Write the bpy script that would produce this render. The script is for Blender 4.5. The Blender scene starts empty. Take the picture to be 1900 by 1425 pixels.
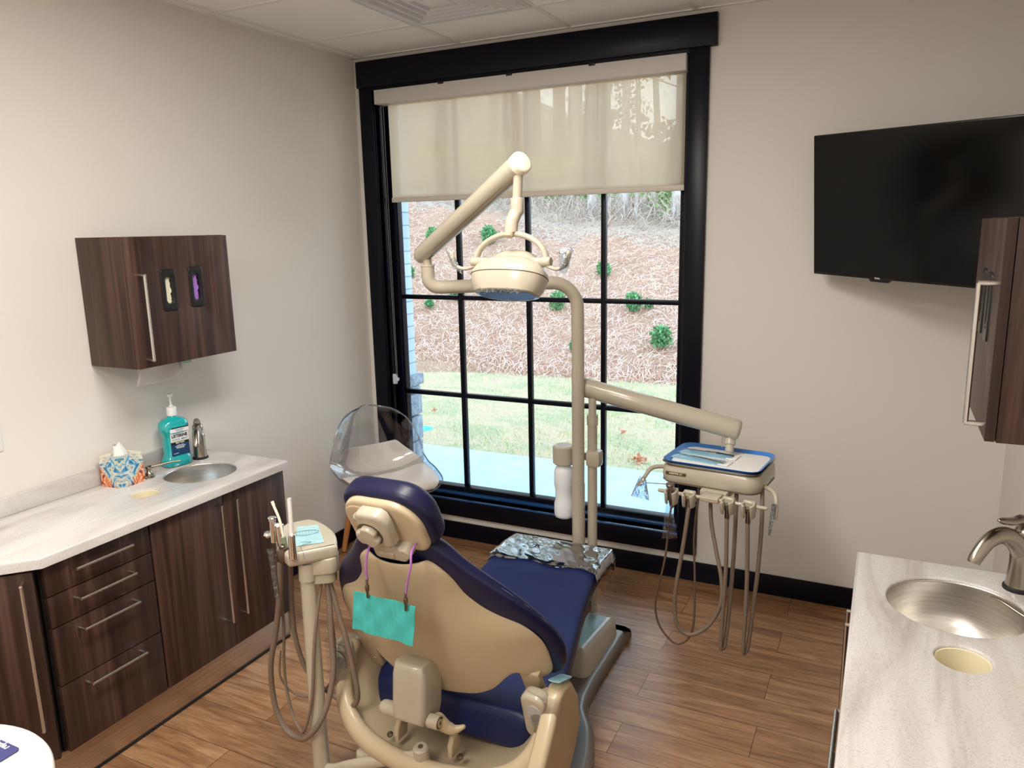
import bpy, bmesh, math, random
from mathutils import Vector, Matrix
from math import sin, cos, pi, radians
D = bpy.data
SC = bpy.context.scene
COL = SC.collection

# ------------------------------------------------------------ camera, world, lights, exposure
cd = D.cameras.new('camera'); cam = D.objects.new('camera', cd); COL.objects.link(cam); SC.camera = cam
cd.sensor_width = 36.0; cd.lens = 1412.98 * 36 / 1900; cd.clip_start = 0.02; cd.clip_end = 300
def aim(pitch, roll, yaw):
    a, b, c = radians(pitch), radians(roll), radians(yaw)
    fwd = Vector((-sin(c) * cos(a), cos(c) * cos(a), sin(a)))
    right = Vector((cos(c), sin(c), 0)); up = right.cross(fwd)
    r = right * cos(b) + up * sin(b); u = -right * sin(b) + up * cos(b)
    return Matrix((r, u, -fwd)).transposed()
cam.matrix_world = Matrix.Translation((2.7574, -3.6729, 1.7933)) @ aim(-11.4934, -1.2449, 26.3077).to_4x4()

SC.view_settings.view_transform = 'Standard'; SC.view_settings.look = 'None'
SC.view_settings.gamma = 1.0; SC.view_settings.use_curve_mapping = False
SC.view_settings.exposure = 0.0

wd = D.worlds.new('overcast_sky'); SC.world = wd; wd.use_nodes = True
wn = wd.node_tree.nodes; wl = wd.node_tree.links
wbg = wn['Background']; wbg.inputs['Strength'].default_value = 4.2
wg = wn.new('ShaderNodeNewGeometry'); wsx = wn.new('ShaderNodeSeparateXYZ'); wr = wn.new('ShaderNodeValToRGB')
wl.new(wg.outputs['Position'], wsx.inputs[0]); wl.new(wsx.outputs['Z'], wr.inputs[0]); wl.new(wr.outputs[0], wbg.inputs[0])
wr.color_ramp.elements[0].position = 0.0; wr.color_ramp.elements[0].color = (0.86, 0.95, 1.0, 1)
wr.color_ramp.elements[1].position = 0.8; wr.color_ramp.elements[1].color = (0.50, 0.72, 1.0, 1)

def area(name, loc, sx, sy, power, col=(1, 1, 1), rot=(0, 0, 0)):
    l = D.lights.new(name, 'AREA'); l.shape = 'RECTANGLE'; l.size = sx; l.size_y = sy
    l.energy = power; l.color = col
    o = D.objects.new(name, l); COL.objects.link(o); o.location = loc; o.rotation_euler = rot
    return o
LAMPC = (1.0, 0.945, 0.87)
area('troffer_light', (1.60, -2.26, 2.70), 0.52, 1.1, 44, LAMPC)
area('troffer_light', (1.60, -4.09, 2.70), 0.52, 1.1, 44, LAMPC)
W_L, W_R, W_F, H = 0.0, 3.25, -4.9, 2.74

# ------------------------------------------------------------ helpers
def lin(c):
    c = c / 255.0
    return c / 12.92 if c <= 0.04045 else ((c + 0.055) / 1.055) ** 2.4
def rgb(r, g, b): return (lin(r), lin(g), lin(b), 1.0)

def mat(name, col=None, rough=0.5, metal=0.0, spec=0.5, coat=0.0, alpha=1.0, trans=0.0, ior=1.45, emit=None, es=0.0, sheen=0.0):
    m = D.materials.new(name); m.use_nodes = True
    b = m.node_tree.nodes['Principled BSDF']; i = b.inputs
    if col: i['Base Color'].default_value = col
    i['Roughness'].default_value = rough; i['Metallic'].default_value = metal
    i['Specular IOR Level'].default_value = spec; i['Coat Weight'].default_value = coat
    i['Alpha'].default_value = alpha; i['Transmission Weight'].default_value = trans; i['IOR'].default_value = ior
    if emit: i['Emission Color'].default_value = emit; i['Emission Strength'].default_value = es
    if sheen: i['Sheen Weight'].default_value = sheen
    return m
def nt(m): return m.node_tree.nodes, m.node_tree.links, m.node_tree.nodes['Principled BSDF']
def coords(m, scale=(1, 1, 1), rot=(0, 0, 0), obj=False):
    n, l, b = nt(m)
    mp = n.new('ShaderNodeMapping'); mp.inputs['Scale'].default_value = scale; mp.inputs['Rotation'].default_value = rot
    if obj:
        g = n.new('ShaderNodeTexCoord'); l.new(g.outputs['Object'], mp.inputs[0])
    else:
        g = n.new('ShaderNodeNewGeometry'); l.new(g.outputs['Position'], mp.inputs[0])
    return mp.outputs[0]
def noise(m, vec, scale, detail=3, rough=0.5, dist=0.0):
    n, l, b = nt(m); t = n.new('ShaderNodeTexNoise'); l.new(vec, t.inputs['Vector'])
    t.inputs['Scale'].default_value = scale; t.inputs['Detail'].default_value = detail
    t.inputs['Roughness'].default_value = rough; t.inputs['Distortion'].default_value = dist
    return t.outputs['Fac']
def ramp(m, fac, stops, interp='LINEAR'):
    n, l, b = nt(m); r = n.new('ShaderNodeValToRGB'); l.new(fac, r.inputs[0]); cr = r.color_ramp
    cr.interpolation = interp
    while len(cr.elements) > 1: cr.elements.remove(cr.elements[-1])
    cr.elements[0].position = stops[0][0]; cr.elements[0].color = stops[0][1]
    for p, c in stops[1:]:
        e = cr.elements.new(p); e.color = c
    return r.outputs[0]
def mixc(m, fac, a, b2, mode='MIX'):
    n, l, b = nt(m); x = n.new('ShaderNodeMix'); x.data_type = 'RGBA'; x.blend_type = mode
    if isinstance(fac, float): x.inputs[0].default_value = fac
    else: l.new(fac, x.inputs[0])
    for k, v in ((6, a), (7, b2)):
        if isinstance(v, tuple): x.inputs[k].default_value = v
        else: l.new(v, x.inputs[k])
    return x.outputs[2]
def bump(m, h, strength=0.2, dist=0.01):
    n, l, b = nt(m); x = n.new('ShaderNodeBump'); x.inputs['Strength'].default_value = strength
    x.inputs['Distance'].default_value = dist; l.new(h, x.inputs['Height']); l.new(x.outputs[0], b.inputs['Normal'])
def setc(m, out, key='Base Color'):
    n, l, b = nt(m); l.new(out, b.inputs[key])

ORG = {}
def thing(name, label, cat, loc=(0, 0, 0), rotz=0.0, group=None, local=False, kind=None):
    o = D.objects.new(name, None); COL.objects.link(o); o.location = loc; o.rotation_euler = (0, 0, rotz)
    o.empty_display_size = 0.05
    if label: o['label'] = label
    if cat: o['category'] = cat
    if group: o['group'] = group
    if kind: o['kind'] = kind
    ORG[o.name] = Vector((0, 0, 0)) if local else Vector(loc)
    return o
def obj(name, bm, mats, parent=None, label=None, cat=None, group=None, kind=None, loc=None, ang=38, sub=0, local=False):
    """one mesh object; vertices are given in world metres (or in the thing's own frame when local)"""
    if parent is not None: o0 = ORG[parent.name]
    else: o0 = Vector(loc) if loc is not None else Vector((0, 0, 0))
    if not local and o0.length > 0: bmesh.ops.translate(bm, verts=bm.verts[:], vec=-o0)
    bmesh.ops.recalc_face_normals(bm, faces=bm.faces[:])
    me = D.meshes.new(name); bm.to_mesh(me); bm.free()
    for f in me.polygons: f.use_smooth = True
    if ang < 179: me.set_sharp_from_angle(angle=radians(ang))
    for mt in (mats if isinstance(mats, (list, tuple)) else [mats]): me.materials.append(mt)
    o = D.objects.new(name, me); COL.objects.link(o)
    if parent is not None: o.parent = parent
    elif loc is not None: o.location = loc
    if sub:
        s = o.modifiers.new('sub', 'SUBSURF'); s.levels = sub; s.render_levels = sub
    if label: o['label'] = label
    if cat: o['category'] = cat
    if group: o['group'] = group
    if kind: o['kind'] = kind
    ORG[o.name] = o0
    return o
def struct(name, bm, mats, parent=None, **k):
    return obj(name, bm, mats, parent, kind=None if parent else 'structure', **k)

def NB(): return bmesh.new()
def box(bm, x0, x1, y0, y1, z0, z1, bev=0.0, seg=2, mi=0, M=None):
    vs = [bm.verts.new(Vector((x, y, z))) for x in (x0, x1) for y in (y0, y1) for z in (z0, z1)]
    fs = [bm.faces.new([vs[i] for i in q]) for q in ((0, 1, 3, 2), (4, 6, 7, 5), (0, 4, 5, 1), (2, 3, 7, 6), (0, 2, 6, 4), (1, 5, 7, 3))]
    allv = vs
    for f in fs: f.material_index = mi
    if bev > 0:
        es = list({e for f in fs for e in f.edges})
        bev = min(bev, 0.49 * min(abs(x1 - x0), abs(y1 - y0), abs(z1 - z0)))
        r = bmesh.ops.bevel(bm, geom=es, offset=bev, segments=seg, profile=0.5, affect='EDGES', material=mi)
        allv = list({v for f in r['faces'] for v in f.verts} | {v for v in vs if v.is_valid})
    if M is not None: bmesh.ops.transform(bm, matrix=M, verts=allv)
    return bm
def cbox(bm, c, s, bev=0.0, seg=2, mi=0, R=None):
    M = Matrix.Translation(c) @ (R.to_4x4() if R is not None else Matrix.Identity(4))
    return box(bm, -s[0] / 2, s[0] / 2, -s[1] / 2, s[1] / 2, -s[2] / 2, s[2] / 2, bev, seg, mi, M)
def crom(P, n=8, closed=False):
    P = [Vector(p) for p in P]; out = []; N = len(P)
    rng = range(N if closed else N - 1)
    for i in rng:
        if closed: a, b, c, d = P[i - 1], P[i], P[(i + 1) % N], P[(i + 2) % N]
        else: a, b, c, d = P[max(i - 1, 0)], P[i], P[i + 1], P[min(i + 2, N - 1)]
        for k in range(n):
            t = k / n
            out.append(0.5 * ((2 * b) + (c - a) * t + (2 * a - 5 * b + 4 * c - d) * t * t + (3 * b - a - 3 * c + d) * t ** 3))
    if not closed: out.append(P[-1])
    return out
def tube(bm, pts, r, n=12, cap='flat', closed=False, ry=None, mi=0, up=None):
    P = [Vector(p) for p in pts]; N = len(P)
    R = r if isinstance(r, (list, tuple)) else [r] * N
    if len(R) != N: R = [R[0] + (R[-1] - R[0]) * i / (N - 1) for i in range(N)]
    T = []
    for i in range(N):
        if closed: t = P[(i + 1) % N] - P[i - 1]
        else: t = P[min(i + 1, N - 1)] - P[max(i - 1, 0)]
        T.append(t.normalized())
    u = Vector(up) if up is not None else (Vector((0, 0, 1)) if abs(T[0].z) < 0.9 else Vector((1, 0, 0)))
    u = (u - T[0] * u.dot(T[0])).normalized()
    rings = []
    def ring(c, u, v, r1, r2): return [bm.verts.new(c + u * (r1 * cos(2 * pi * k / n)) + v * (r2 * sin(2 * pi * k / n))) for k in range(n)]
    st = []
    for i in range(N):
        u = (u - T[i] * u.dot(T[i])).normalized(); v = T[i].cross(u)
        st.append((P[i], u.copy(), v.copy(), T[i], R[i]))
    k2 = (lambda a: a) if ry is None else (lambda a: a * ry)
    if cap == 'round' and not closed:
        c, uu, v, t, r0 = st[0]
        for a in (75, 50, 25): rings.append(ring(c - t * r0 * sin(radians(a)), uu, v, r0 * cos(radians(a)), k2(r0 * cos(radians(a)))))
    for c, uu, v, t, r0 in st: rings.append(ring(c, uu, v, r0, k2(r0)))
    if cap == 'round' and not closed:
        c, uu, v, t, r0 = st[-1]
        for a in (25, 50, 75): rings.append(ring(c + t * r0 * sin(radians(a)), uu, v, r0 * cos(radians(a)), k2(r0 * cos(radians(a)))))
    m = len(rings)
    for i in range(m if closed else m - 1):
        A, B = rings[i], rings[(i + 1) % m]
        for k in range(n):
            f = bm.faces.new((A[k], A[(k + 1) % n], B[(k + 1) % n], B[k])); f.material_index = mi
    if not closed and cap:
        f = bm.faces.new(rings[0][::-1]); f.material_index = mi
        f = bm.faces.new(rings[-1]); f.material_index = mi
    return bm
def lathe(bm, prof, c=(0, 0, 0), n=32, M=None, mi=0, sx=1.0, sy=1.0, close=True):
    """prof: (radius, height) pairs"""
    rings = []
    for r, z in prof:
        rings.append([bm.verts.new((c[0] + sx * r * cos(2 * pi * k / n), c[1] + sy * r * sin(2 * pi * k / n), c[2] + z)) for k in range(n)])
    fs = []
    for A, B in zip(rings, rings[1:]):
        for k in range(n): fs.append(bm.faces.new((A[k], A[(k + 1) % n], B[(k + 1) % n], B[k])))
    if close:
        fs.append(bm.faces.new(rings[0][::-1])); fs.append(bm.faces.new(rings[-1]))
    for f in fs: f.material_index = mi
    if M is not None: bmesh.ops.transform(bm, matrix=M, verts=[v for r in rings for v in r])
    return bm
def axisM(p, d, up=(0, 0, 1)):
    """frame with local z along d"""
    z = Vector(d).normalized(); x = Vector(up).cross(z)
    if x.length < 1e-4: x = Vector((1, 0, 0)).cross(z)
    x.normalize(); y = z.cross(x)
    return Matrix.Translation(p) @ Matrix((x, y, z)).transposed().to_4x4()
def cyl(bm, a, b, r, n=20, bev=0.0, mi=0, r2=None):
    a = Vector(a); b = Vector(b); L = (b - a).length; r2 = r if r2 is None else r2
    pr = [(r, 0), (r2, L)] if bev == 0 else [(r - bev, 0), (r, bev), (r2, L - bev), (r2 - bev, L)]
    return lathe(bm, pr, n=n, M=axisM(a, b - a), mi=mi)
def rrect(w, h, r, k=6, cx=0, cy=0):
    out = []
    for (sx, sy, a0) in ((1, 1, 0), (-1, 1, 90), (-1, -1, 180), (1, -1, 270)):
        for j in range(k + 1):
            a = radians(a0 + 90 * j / k); out.append((cx + sx * (w / 2 - r) + r * cos(a), cy + sy * (h / 2 - r) + r * sin(a)))
    return out
def offset2(poly, d):
    """inset a CCW polygon by d"""
    N = len(poly); out = []
    for i in range(N):
        p0 = Vector(poly[i - 1]); p1 = Vector(poly[i]); p2 = Vector(poly[(i + 1) % N])
        e1 = (p1 - p0); e2 = (p2 - p1)
        if e1.length < 1e-9: e1 = e2
        if e2.length < 1e-9: e2 = e1
        n1 = Vector((-e1.y, e1.x)).normalized(); n2 = Vector((-e2.y, e2.x)).normalized()
        b = (n1 + n2)
        b = b / max(0.3, b.length_squared) * 2 if b.length > 1e-6 else n1
        out.append((p1.x + b.x * d, p1.y + b.y * d))
    return out
def prism(bm, poly, h, M=None, bev=0.0, seg=3, mi=0, bevb=None):
    """CCW polygon in local xy extruded from z=0 to z=h, rounded rim at top (and bottom)"""
    lv = []
    bb = bev if bevb is None else bevb
    if bb > 0:
        for k in range(seg): a = radians(90 * k / seg); lv.append((bb * (1 - sin(a)), bb * (1 - cos(a))))
    lv.append((0, bb))
    if h - bev > bb: lv.append((0, h - bev))
    if bev > 0:
        for k in range(1, seg + 1): a = radians(90 * k / seg); lv.append((bev * (1 - cos(a)), h - bev * (1 - sin(a))))
    rings = []
    for ins, z in lv:
        pl = offset2(poly, ins) if ins > 0 else poly
        rings.append([bm.verts.new((p[0], p[1], z)) for p in pl])
    N = len(poly); fs = []
    for A, B in zip(rings, rings[1:]):
        for k in range(N): fs.append(bm.faces.new((A[k], A[(k + 1) % N], B[(k + 1) % N], B[k])))
    fs.append(bm.faces.new(rings[0][::-1])); fs.append(bm.faces.new(rings[-1]))
    for f in fs: f.material_index = mi
    if M is not None: bmesh.ops.transform(bm, matrix=M, verts=[v for r in rings for v in r])
    return bm
def grid(bm, rows, mi=0):
    V = [[bm.verts.new(p) for p in r] for r in rows]
    for A, B in zip(V, V[1:]):
        for k in range(len(A) - 1):
            f = bm.faces.new((A[k], A[k + 1], B[k + 1], B[k])); f.material_index = mi
    return V
def slab(bm, rowsA, rowsB, mi=0):
    """closed body between two grids of the same size"""
    A = grid(bm, rowsA, mi); B = grid(bm, rowsB, mi); n = len(A); m = len(A[0])
    loopA = [A[0][k] for k in range(m)] + [A[i][m - 1] for i in range(1, n)] + [A[n - 1][k] for k in range(m - 2, -1, -1)] + [A[i][0] for i in range(n - 2, 0, -1)]
    loopB = [B[0][k] for k in range(m)] + [B[i][m - 1] for i in range(1, n)] + [B[n - 1][k] for k in range(m - 2, -1, -1)] + [B[i][0] for i in range(n - 2, 0, -1)]
    L = len(loopA)
    for k in range(L):
        try: f = bm.faces.new((loopA[k], loopA[(k + 1) % L], loopB[(k + 1) % L], loopB[k])); f.material_index = mi
        except ValueError: pass
    return bm
def text(bm, s, size, M, mi=0, bold=0.0, sx=1.0, depth=0.0004, align='CENTER', space=1.0):
    c = D.curves.new('t', 'FONT'); c.body = s; c.size = size; c.align_x = align; c.align_y = 'CENTER'
    c.extrude = depth; c.offset = bold; c.space_character = space; c.resolution_u = 3
    o = D.objects.new('t', c); COL.objects.link(o); bpy.context.view_layer.update()
    me = D.meshes.new_from_object(o.evaluated_get(bpy.context.evaluated_depsgraph_get()))
    D.objects.remove(o); D.curves.remove(c)
    n0 = len(bm.verts); f0 = len(bm.faces)
    bm.from_mesh(me); D.meshes.remove(me)
    bm.verts.ensure_lookup_table(); bm.faces.ensure_lookup_table()
    bmesh.ops.transform(bm, matrix=M @ Matrix.Diagonal((sx, 1, 1, 1)), verts=bm.verts[n0:])
    for f in bm.faces[f0:]: f.material_index = mi
    return bm
def frameM(o, x, y):
    """matrix with origin o, local x and y axes"""
    x = Vector(x).normalized(); y = Vector(y); y = (y - x * y.dot(x)).normalized(); z = x.cross(y)
    return Matrix.Translation(o) @ Matrix((x, y, z)).transposed().to_4x4()
def tint(m, r): return m

# ------------------------------------------------------------ materials
M_wall = mat('wall_paint', (0.73, 0.70, 0.655, 1), 0.6, spec=0.3)
h = noise(M_wall, coords(M_wall), 90, 3); bump(M_wall, h, 0.08, 0.002)
M_ceil = mat('ceiling_tile', (0.90, 0.90, 0.89, 1), 0.9, spec=0.1)
h = noise(M_ceil, coords(M_ceil), 160, 4, 0.7); bump(M_ceil, h, 0.25, 0.002)
M_tbar = mat('ceiling_bar', (0.80, 0.79, 0.78, 1), 0.5)
M_trim = mat('black_trim_paint', (0.003, 0.0035, 0.009, 1), 0.32, spec=0.22)
M_sill = mat('satin_sill_sky_reflection', (0.012, 0.075, 0.24, 1), 0.20, spec=1.0, coat=0.6)  # blue of the sky reflected on the glossy dark sill, put into its base colour
M_base = mat('black_baseboard', (0.003, 0.0035, 0.009, 1), 0.38, spec=0.2)
M_floor = mat('wood_plank_floor', None, 0.34, spec=0.6, coat=0.35)
M_floor.node_tree.nodes['Principled BSDF'].inputs['Coat Roughness'].default_value = 0.22
def make_floor():
    m = M_floor; n, l, b = nt(m)
    v = coords(m)
    br = n.new('ShaderNodeTexBrick'); l.new(v, br.inputs['Vector'])
    br.offset = 0.37; br.inputs['Scale'].default_value = 1.0; br.inputs['Brick Width'].default_value = 1.22
    br.inputs['Row Height'].default_value = 0.18; br.inputs['Mortar Size'].default_value = 0.0012
    br.inputs['Mortar Smooth'].default_value = 0.1; br.inputs['Bias'].default_value = 0.0
    br.inputs['Color1'].default_value = (0.0, 0.0, 0.0, 1); br.inputs['Color2'].default_value = (1, 1, 1, 1); br.inputs['Mortar'].default_value = (0.5, 0.5, 0.5, 1)
    v2 = coords(m, (1.3, 11, 1))
    ad = n.new('ShaderNodeVectorMath'); ad.operation = 'ADD'; sc = n.new('ShaderNodeVectorMath'); sc.operation = 'SCALE'
    l.new(br.outputs['Color'], sc.inputs[0]); sc.inputs['Scale'].default_value = 7.3
    l.new(v2, ad.inputs[0]); l.new(sc.outputs[0], ad.inputs[1])
    g1 = noise(m, ad.outputs[0], 1.6, 6, 0.62, 1.2); g2 = noise(m, ad.outputs[0], 7.0, 5, 0.65, 0.6)
    c1 = ramp(m, g1, [(0.22, rgb(100, 66, 42)), (0.40, rgb(142, 102, 70)), (0.55, rgb(168, 128, 92)), (0.78, rgb(190, 154, 118))])
    c2 = ramp(m, g2, [(0.25, (0.45, 0.42, 0.40, 1)), (0.6, (1, 1, 1, 1))])
    c = mixc(m, 0.55, c1, c2, 'MULTIPLY')
    pv = ramp(m, br.outputs['Color'], [(0.0, (0.80, 0.79, 0.78, 1)), (1.0, (1.1, 1.1, 1.1, 1))])
    c = mixc(m, 0.8, c, pv, 'MULTIPLY')
    c = mixc(m, br.outputs['Fac'], c, rgb(70, 44, 30))
    setc(m, c); bump(m, g2, 0.12, 0.003)
make_floor()
def wood_mat(name, stops, sc=1.0):
    m = mat(name, None, 0.42, spec=0.4)
    v = coords(m, (26 * sc, 26 * sc, 0.9)); g = noise(m, v, 1.0, 5, 0.6, 0.35)
    v2 = coords(m, (150, 150, 2.5)); g2 = noise(m, v2, 1.0, 3, 0.6)
    c = ramp(m, g, stops); c2 = ramp(m, g2, [(0.3, (0.72, 0.72, 0.72, 1)), (0.65, (1.1, 1.1, 1.1, 1))])
    setc(m, mixc(m, 0.7, c, c2, 'MULTIPLY'))
    return m
M_wood = wood_mat('dark_walnut_laminate', [(0.28, rgb(38, 25, 20)), (0.45, rgb(58, 39, 32)), (0.58, rgb(76, 54, 46)), (0.75, rgb(98, 74, 62))])
M_gap = mat('cabinet_shadow_gap', (0.006, 0.005, 0.005, 1), 0.7)
M_kick = mat('brushed_kick_panel', None, 0.34, metal=0.9)
g = noise(M_kick, coords(M_kick, (300, 2, 300)), 1.0, 3); setc(M_kick, ramp(M_kick, g, [(0.3, rgb(176, 156, 136)), (0.7, rgb(206, 188, 168))])); g = noise(M_kick, coords(M_kick, (1, 1, 1)), 60, 4, 0.7); bump(M_kick, g, 0.1, 0.002)
M_steel = mat('brushed_steel', None, 0.24, metal=1.0)
g = noise(M_steel, coords(M_steel, (8, 8, 260)), 1.0, 3); setc(M_steel, ramp(M_steel, g, [(0.3, (0.50, 0.48, 0.45, 1)), (0.7, (0.66, 0.63, 0.60, 1))]))
M_nickel = mat('brushed_nickel', (0.42, 0.37, 0.31, 1), 0.25, metal=1.0)
M_handle = mat('satin_handle', (0.68, 0.66, 0.63, 1), 0.25, metal=1.0)
M_chrome = mat('chrome', (0.85, 0.85, 0.86, 1), 0.06, metal=1.0)
M_bronze = mat('dark_instrument_metal', (0.22, 0.17, 0.13, 1), 0.3, metal=1.0)
M_black = mat('black_plastic', (0.01, 0.01, 0.01, 1), 0.3)
M_rubber = mat('black_rubber', (0.012, 0.012, 0.012, 1), 0.6)
M_white = mat('white_plastic', (0.78, 0.78, 0.78, 1), 0.35)
M_counter = mat('veined_solid_surface', None, 0.22, spec=0.5)
def make_counter(m, flow, warm):
    v = coords(m, flow)
    a = noise(m, v, 1.0, 5, 0.55, 1.6)
    c = ramp(m, a, [(0.30, warm[0]), (0.42, warm[1]), (0.52, warm[2]), (0.70, warm[3])])
    s = noise(m, coords(m), 260, 2, 0.5); c2 = ramp(m, s, [(0.34, (0.80, 0.78, 0.76, 1)), (0.46, (1, 1, 1, 1))])
    setc(m, mixc(m, 0.8, c, c2, 'MULTIPLY'))
make_counter(M_counter, (5.0, 1.1, 3), [rgb(178, 170, 165), rgb(199, 194, 191), rgb(211, 208, 206), rgb(220, 218, 217)])
M_table = mat('speckled_solid_surface', None, 0.3)
g = noise(M_table, coords(M_table), 330, 2, 0.5); setc(M_table, ramp(M_table, g, [(0.28, rgb(176, 168, 162)), (0.37, rgb(224, 220, 217)), (0.7, rgb(232, 229, 227))]))
M_beige = mat('beige_gloss_plastic', rgb(182, 173, 155), 0.22, spec=0.5, coat=0.25)
M_beige2 = mat('tan_shell_plastic', rgb(190, 172, 142), 0.3, spec=0.45, coat=0.15)
M_seam = mat('brown_seam', rgb(92, 74, 50), 0.6)
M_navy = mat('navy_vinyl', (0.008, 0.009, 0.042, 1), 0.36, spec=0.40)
g = noise(M_navy, coords(M_navy), 420, 2); bump(M_navy, g, 0.1, 0.0008)
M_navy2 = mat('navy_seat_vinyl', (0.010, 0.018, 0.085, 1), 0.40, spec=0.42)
g = noise(M_navy2, coords(M_navy2), 420, 2); bump(M_navy2, g, 0.1, 0.0008)
M_hose = mat('taupe_hose', rgb(122, 106, 92), 0.5)
M_grey = mat('grey_base_metal', rgb(138, 132, 126), 0.35, metal=0.5)
M_teal = mat('teal_paper', None, 0.8, spec=0.2)
g = noise(M_teal, coords(M_teal, (420, 420, 4)), 1.0, 2); setc(M_teal, ramp(M_teal, g, [(0.3, rgb(66, 176, 172)), (0.7, rgb(84, 192, 188))])); bump(M_teal, g, 0.3, 0.001)
M_lilac = mat('lilac_cord', rgb(176, 116, 190), 0.6)
M_film = mat('clear_film', (0.86, 0.93, 1.0, 1), 0.06, spec=1.0, alpha=0.30)
g = noise(M_film, coords(M_film), 42, 3, 0.5, 0.8); bump(M_film, g, 0.9, 0.012)
M_filmb = mat('blue_tint_film', rgb(176, 226, 236), 0.12, spec=0.9, alpha=0.75)
g = noise(M_filmb, coords(M_filmb), 60, 3, 0.5, 0.5); bump(M_filmb, g, 0.5, 0.006)
M_filmw = mat('crinkled_cover_film', (0.80, 0.86, 0.92, 1), 0.05, spec=1.0, alpha=0.34, coat=1.0)
g = noise(M_filmw, coords(M_filmw, (1, 1.6, 1)), 17, 4, 0.55, 1.2); bump(M_filmw, g, 1.0, 0.03)
def make_film(name, tintc, lo, hi, bs, bd, nsc, rough=0.06, det=4.0):
    m = D.materials.new(name); m.use_nodes = True; n = m.node_tree.nodes; l = m.node_tree.links
    n.remove(n['Principled BSDF']); o = n['Material Output']
    t = n.new('ShaderNodeBsdfTransparent'); t.inputs[0].default_value = tintc
    g = n.new('ShaderNodeBsdfGlossy'); g.inputs['Roughness'].default_value = rough
    ge = n.new('ShaderNodeNewGeometry'); ns = n.new('ShaderNodeTexNoise'); l.new(ge.outputs['Position'], ns.inputs['Vector']); ns.inputs['Scale'].default_value = nsc; ns.inputs['Detail'].default_value = det; ns.inputs['Distortion'].default_value = 1.0
    bp_ = n.new('ShaderNodeBump'); bp_.inputs['Strength'].default_value = bs; bp_.inputs['Distance'].default_value = bd; l.new(ns.outputs['Fac'], bp_.inputs['Height'])
    l.new(bp_.outputs[0], g.inputs['Normal'])
    lw = n.new('ShaderNodeLayerWeight'); lw.inputs['Blend'].default_value = 0.4; l.new(bp_.outputs[0], lw.inputs['Normal'])
    mr = n.new('ShaderNodeMapRange'); mr.inputs['To Min'].default_value = lo; mr.inputs['To Max'].default_value = hi; l.new(lw.outputs['Fresnel'], mr.inputs[0])
    mx = n.new('ShaderNodeMixShader'); l.new(mr.outputs[0], mx.inputs[0]); l.new(t.outputs[0], mx.inputs[1]); l.new(g.outputs[0], mx.inputs[2]); l.new(mx.outputs[0], o.inputs[0])
    return m
M_film = make_film('clear_film', (0.94, 0.96, 0.98, 1), 0.10, 0.8, 0.7, 0.012, 36)
M_filmw = make_film('crinkled_cover_film', (0.93, 0.94, 0.96, 1), 0.42, 1.0, 0.40, 0.03, 5.5, 0.09, 2.0)
M_glass = D.materials.new('window_glass'); M_glass.use_nodes = True
def make_glass():
    n = M_glass.node_tree.nodes; l = M_glass.node_tree.links
    n.remove(n['Principled BSDF']); o = n['Material Output']
    t = n.new('ShaderNodeBsdfTransparent'); t.inputs[0].default_value = (0.96, 0.985, 1, 1)
    g = n.new('ShaderNodeBsdfGlossy'); g.inputs['Roughness'].default_value = 0.01
    fr = n.new('ShaderNodeFresnel'); fr.inputs[0].default_value = 1.45
    mx = n.new('ShaderNodeMixShader'); l.new(fr.outputs[0], mx.inputs[0]); l.new(t.outputs[0], mx.inputs[1]); l.new(g.outputs[0], mx.inputs[2]); l.new(mx.outputs[0], o.inputs[0])
make_glass()
def make_clear(name, tintc, base=0.04, edge=0.55):
    m = D.materials.new(name); m.use_nodes = True; n = m.node_tree.nodes; l = m.node_tree.links
    n.remove(n['Principled BSDF']); o = n['Material Output']
    t = n.new('ShaderNodeBsdfTransparent'); t.inputs[0].default_value = tintc
    g = n.new('ShaderNodeBsdfGlossy'); g.inputs['Roughness'].default_value = 0.04
    lw = n.new('ShaderNodeLayerWeight'); lw.inputs['Blend'].default_value = 0.32
    mr = n.new('ShaderNodeMapRange'); mr.inputs['To Min'].default_value = base; mr.inputs['To Max'].default_value = edge
    l.new(lw.outputs['Fresnel'], mr.inputs[0])
    mx = n.new('ShaderNodeMixShader'); l.new(mr.outputs[0], mx.inputs[0]); l.new(t.outputs[0], mx.inputs[1]); l.new(g.outputs[0], mx.inputs[2]); l.new(mx.outputs[0], o.inputs[0])
    return m
M_clear = make_clear('clear_polycarbonate', (0.985, 0.99, 0.995, 1), 0.02, 0.45)
M_mouth = mat('teal_mouthwash', rgb(20, 170, 176), 0.06, spec=0.8, coat=0.6)
M_shade = D.materials.new('sheer_shade_fabric'); M_shade.use_nodes = True
def make_shade():
    n = M_shade.node_tree.nodes; l = M_shade.node_tree.links
    n.remove(n['Principled BSDF']); o = n['Material Output']
    d = n.new('ShaderNodeBsdfDiffuse'); d.inputs[0].default_value = rgb(236, 230, 218)
    tl = n.new('ShaderNodeBsdfTranslucent'); tl.inputs[0].default_value = rgb(255, 242, 222)
    tr = n.new('ShaderNodeBsdfTransparent'); tr.inputs[0].default_value = (1.0, 0.95, 0.88, 1)
    a = n.new('ShaderNodeMixShader'); a.inputs[0].default_value = 0.74; l.new(d.outputs[0], a.inputs[1]); l.new(tl.outputs[0], a.inputs[2])
    b = n.new('ShaderNodeMixShader'); b.inputs[0].default_value = 0.33; l.new(a.outputs[0], b.inputs[1]); l.new(tr.outputs[0], b.inputs[2])
    l.new(b.outputs[0], o.inputs[0])
make_shade()
M_shaderail = mat('shade_rail_cream', rgb(206, 199, 186), 0.5)
M_valance = mat('shade_valance_white', rgb(206, 202, 198), 0.45)
M_light = mat('light_diffuser', (0.9, 0.9, 0.9, 1), 0.5, emit=(1, 0.95, 0.88, 1), es=2.2)
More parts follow.
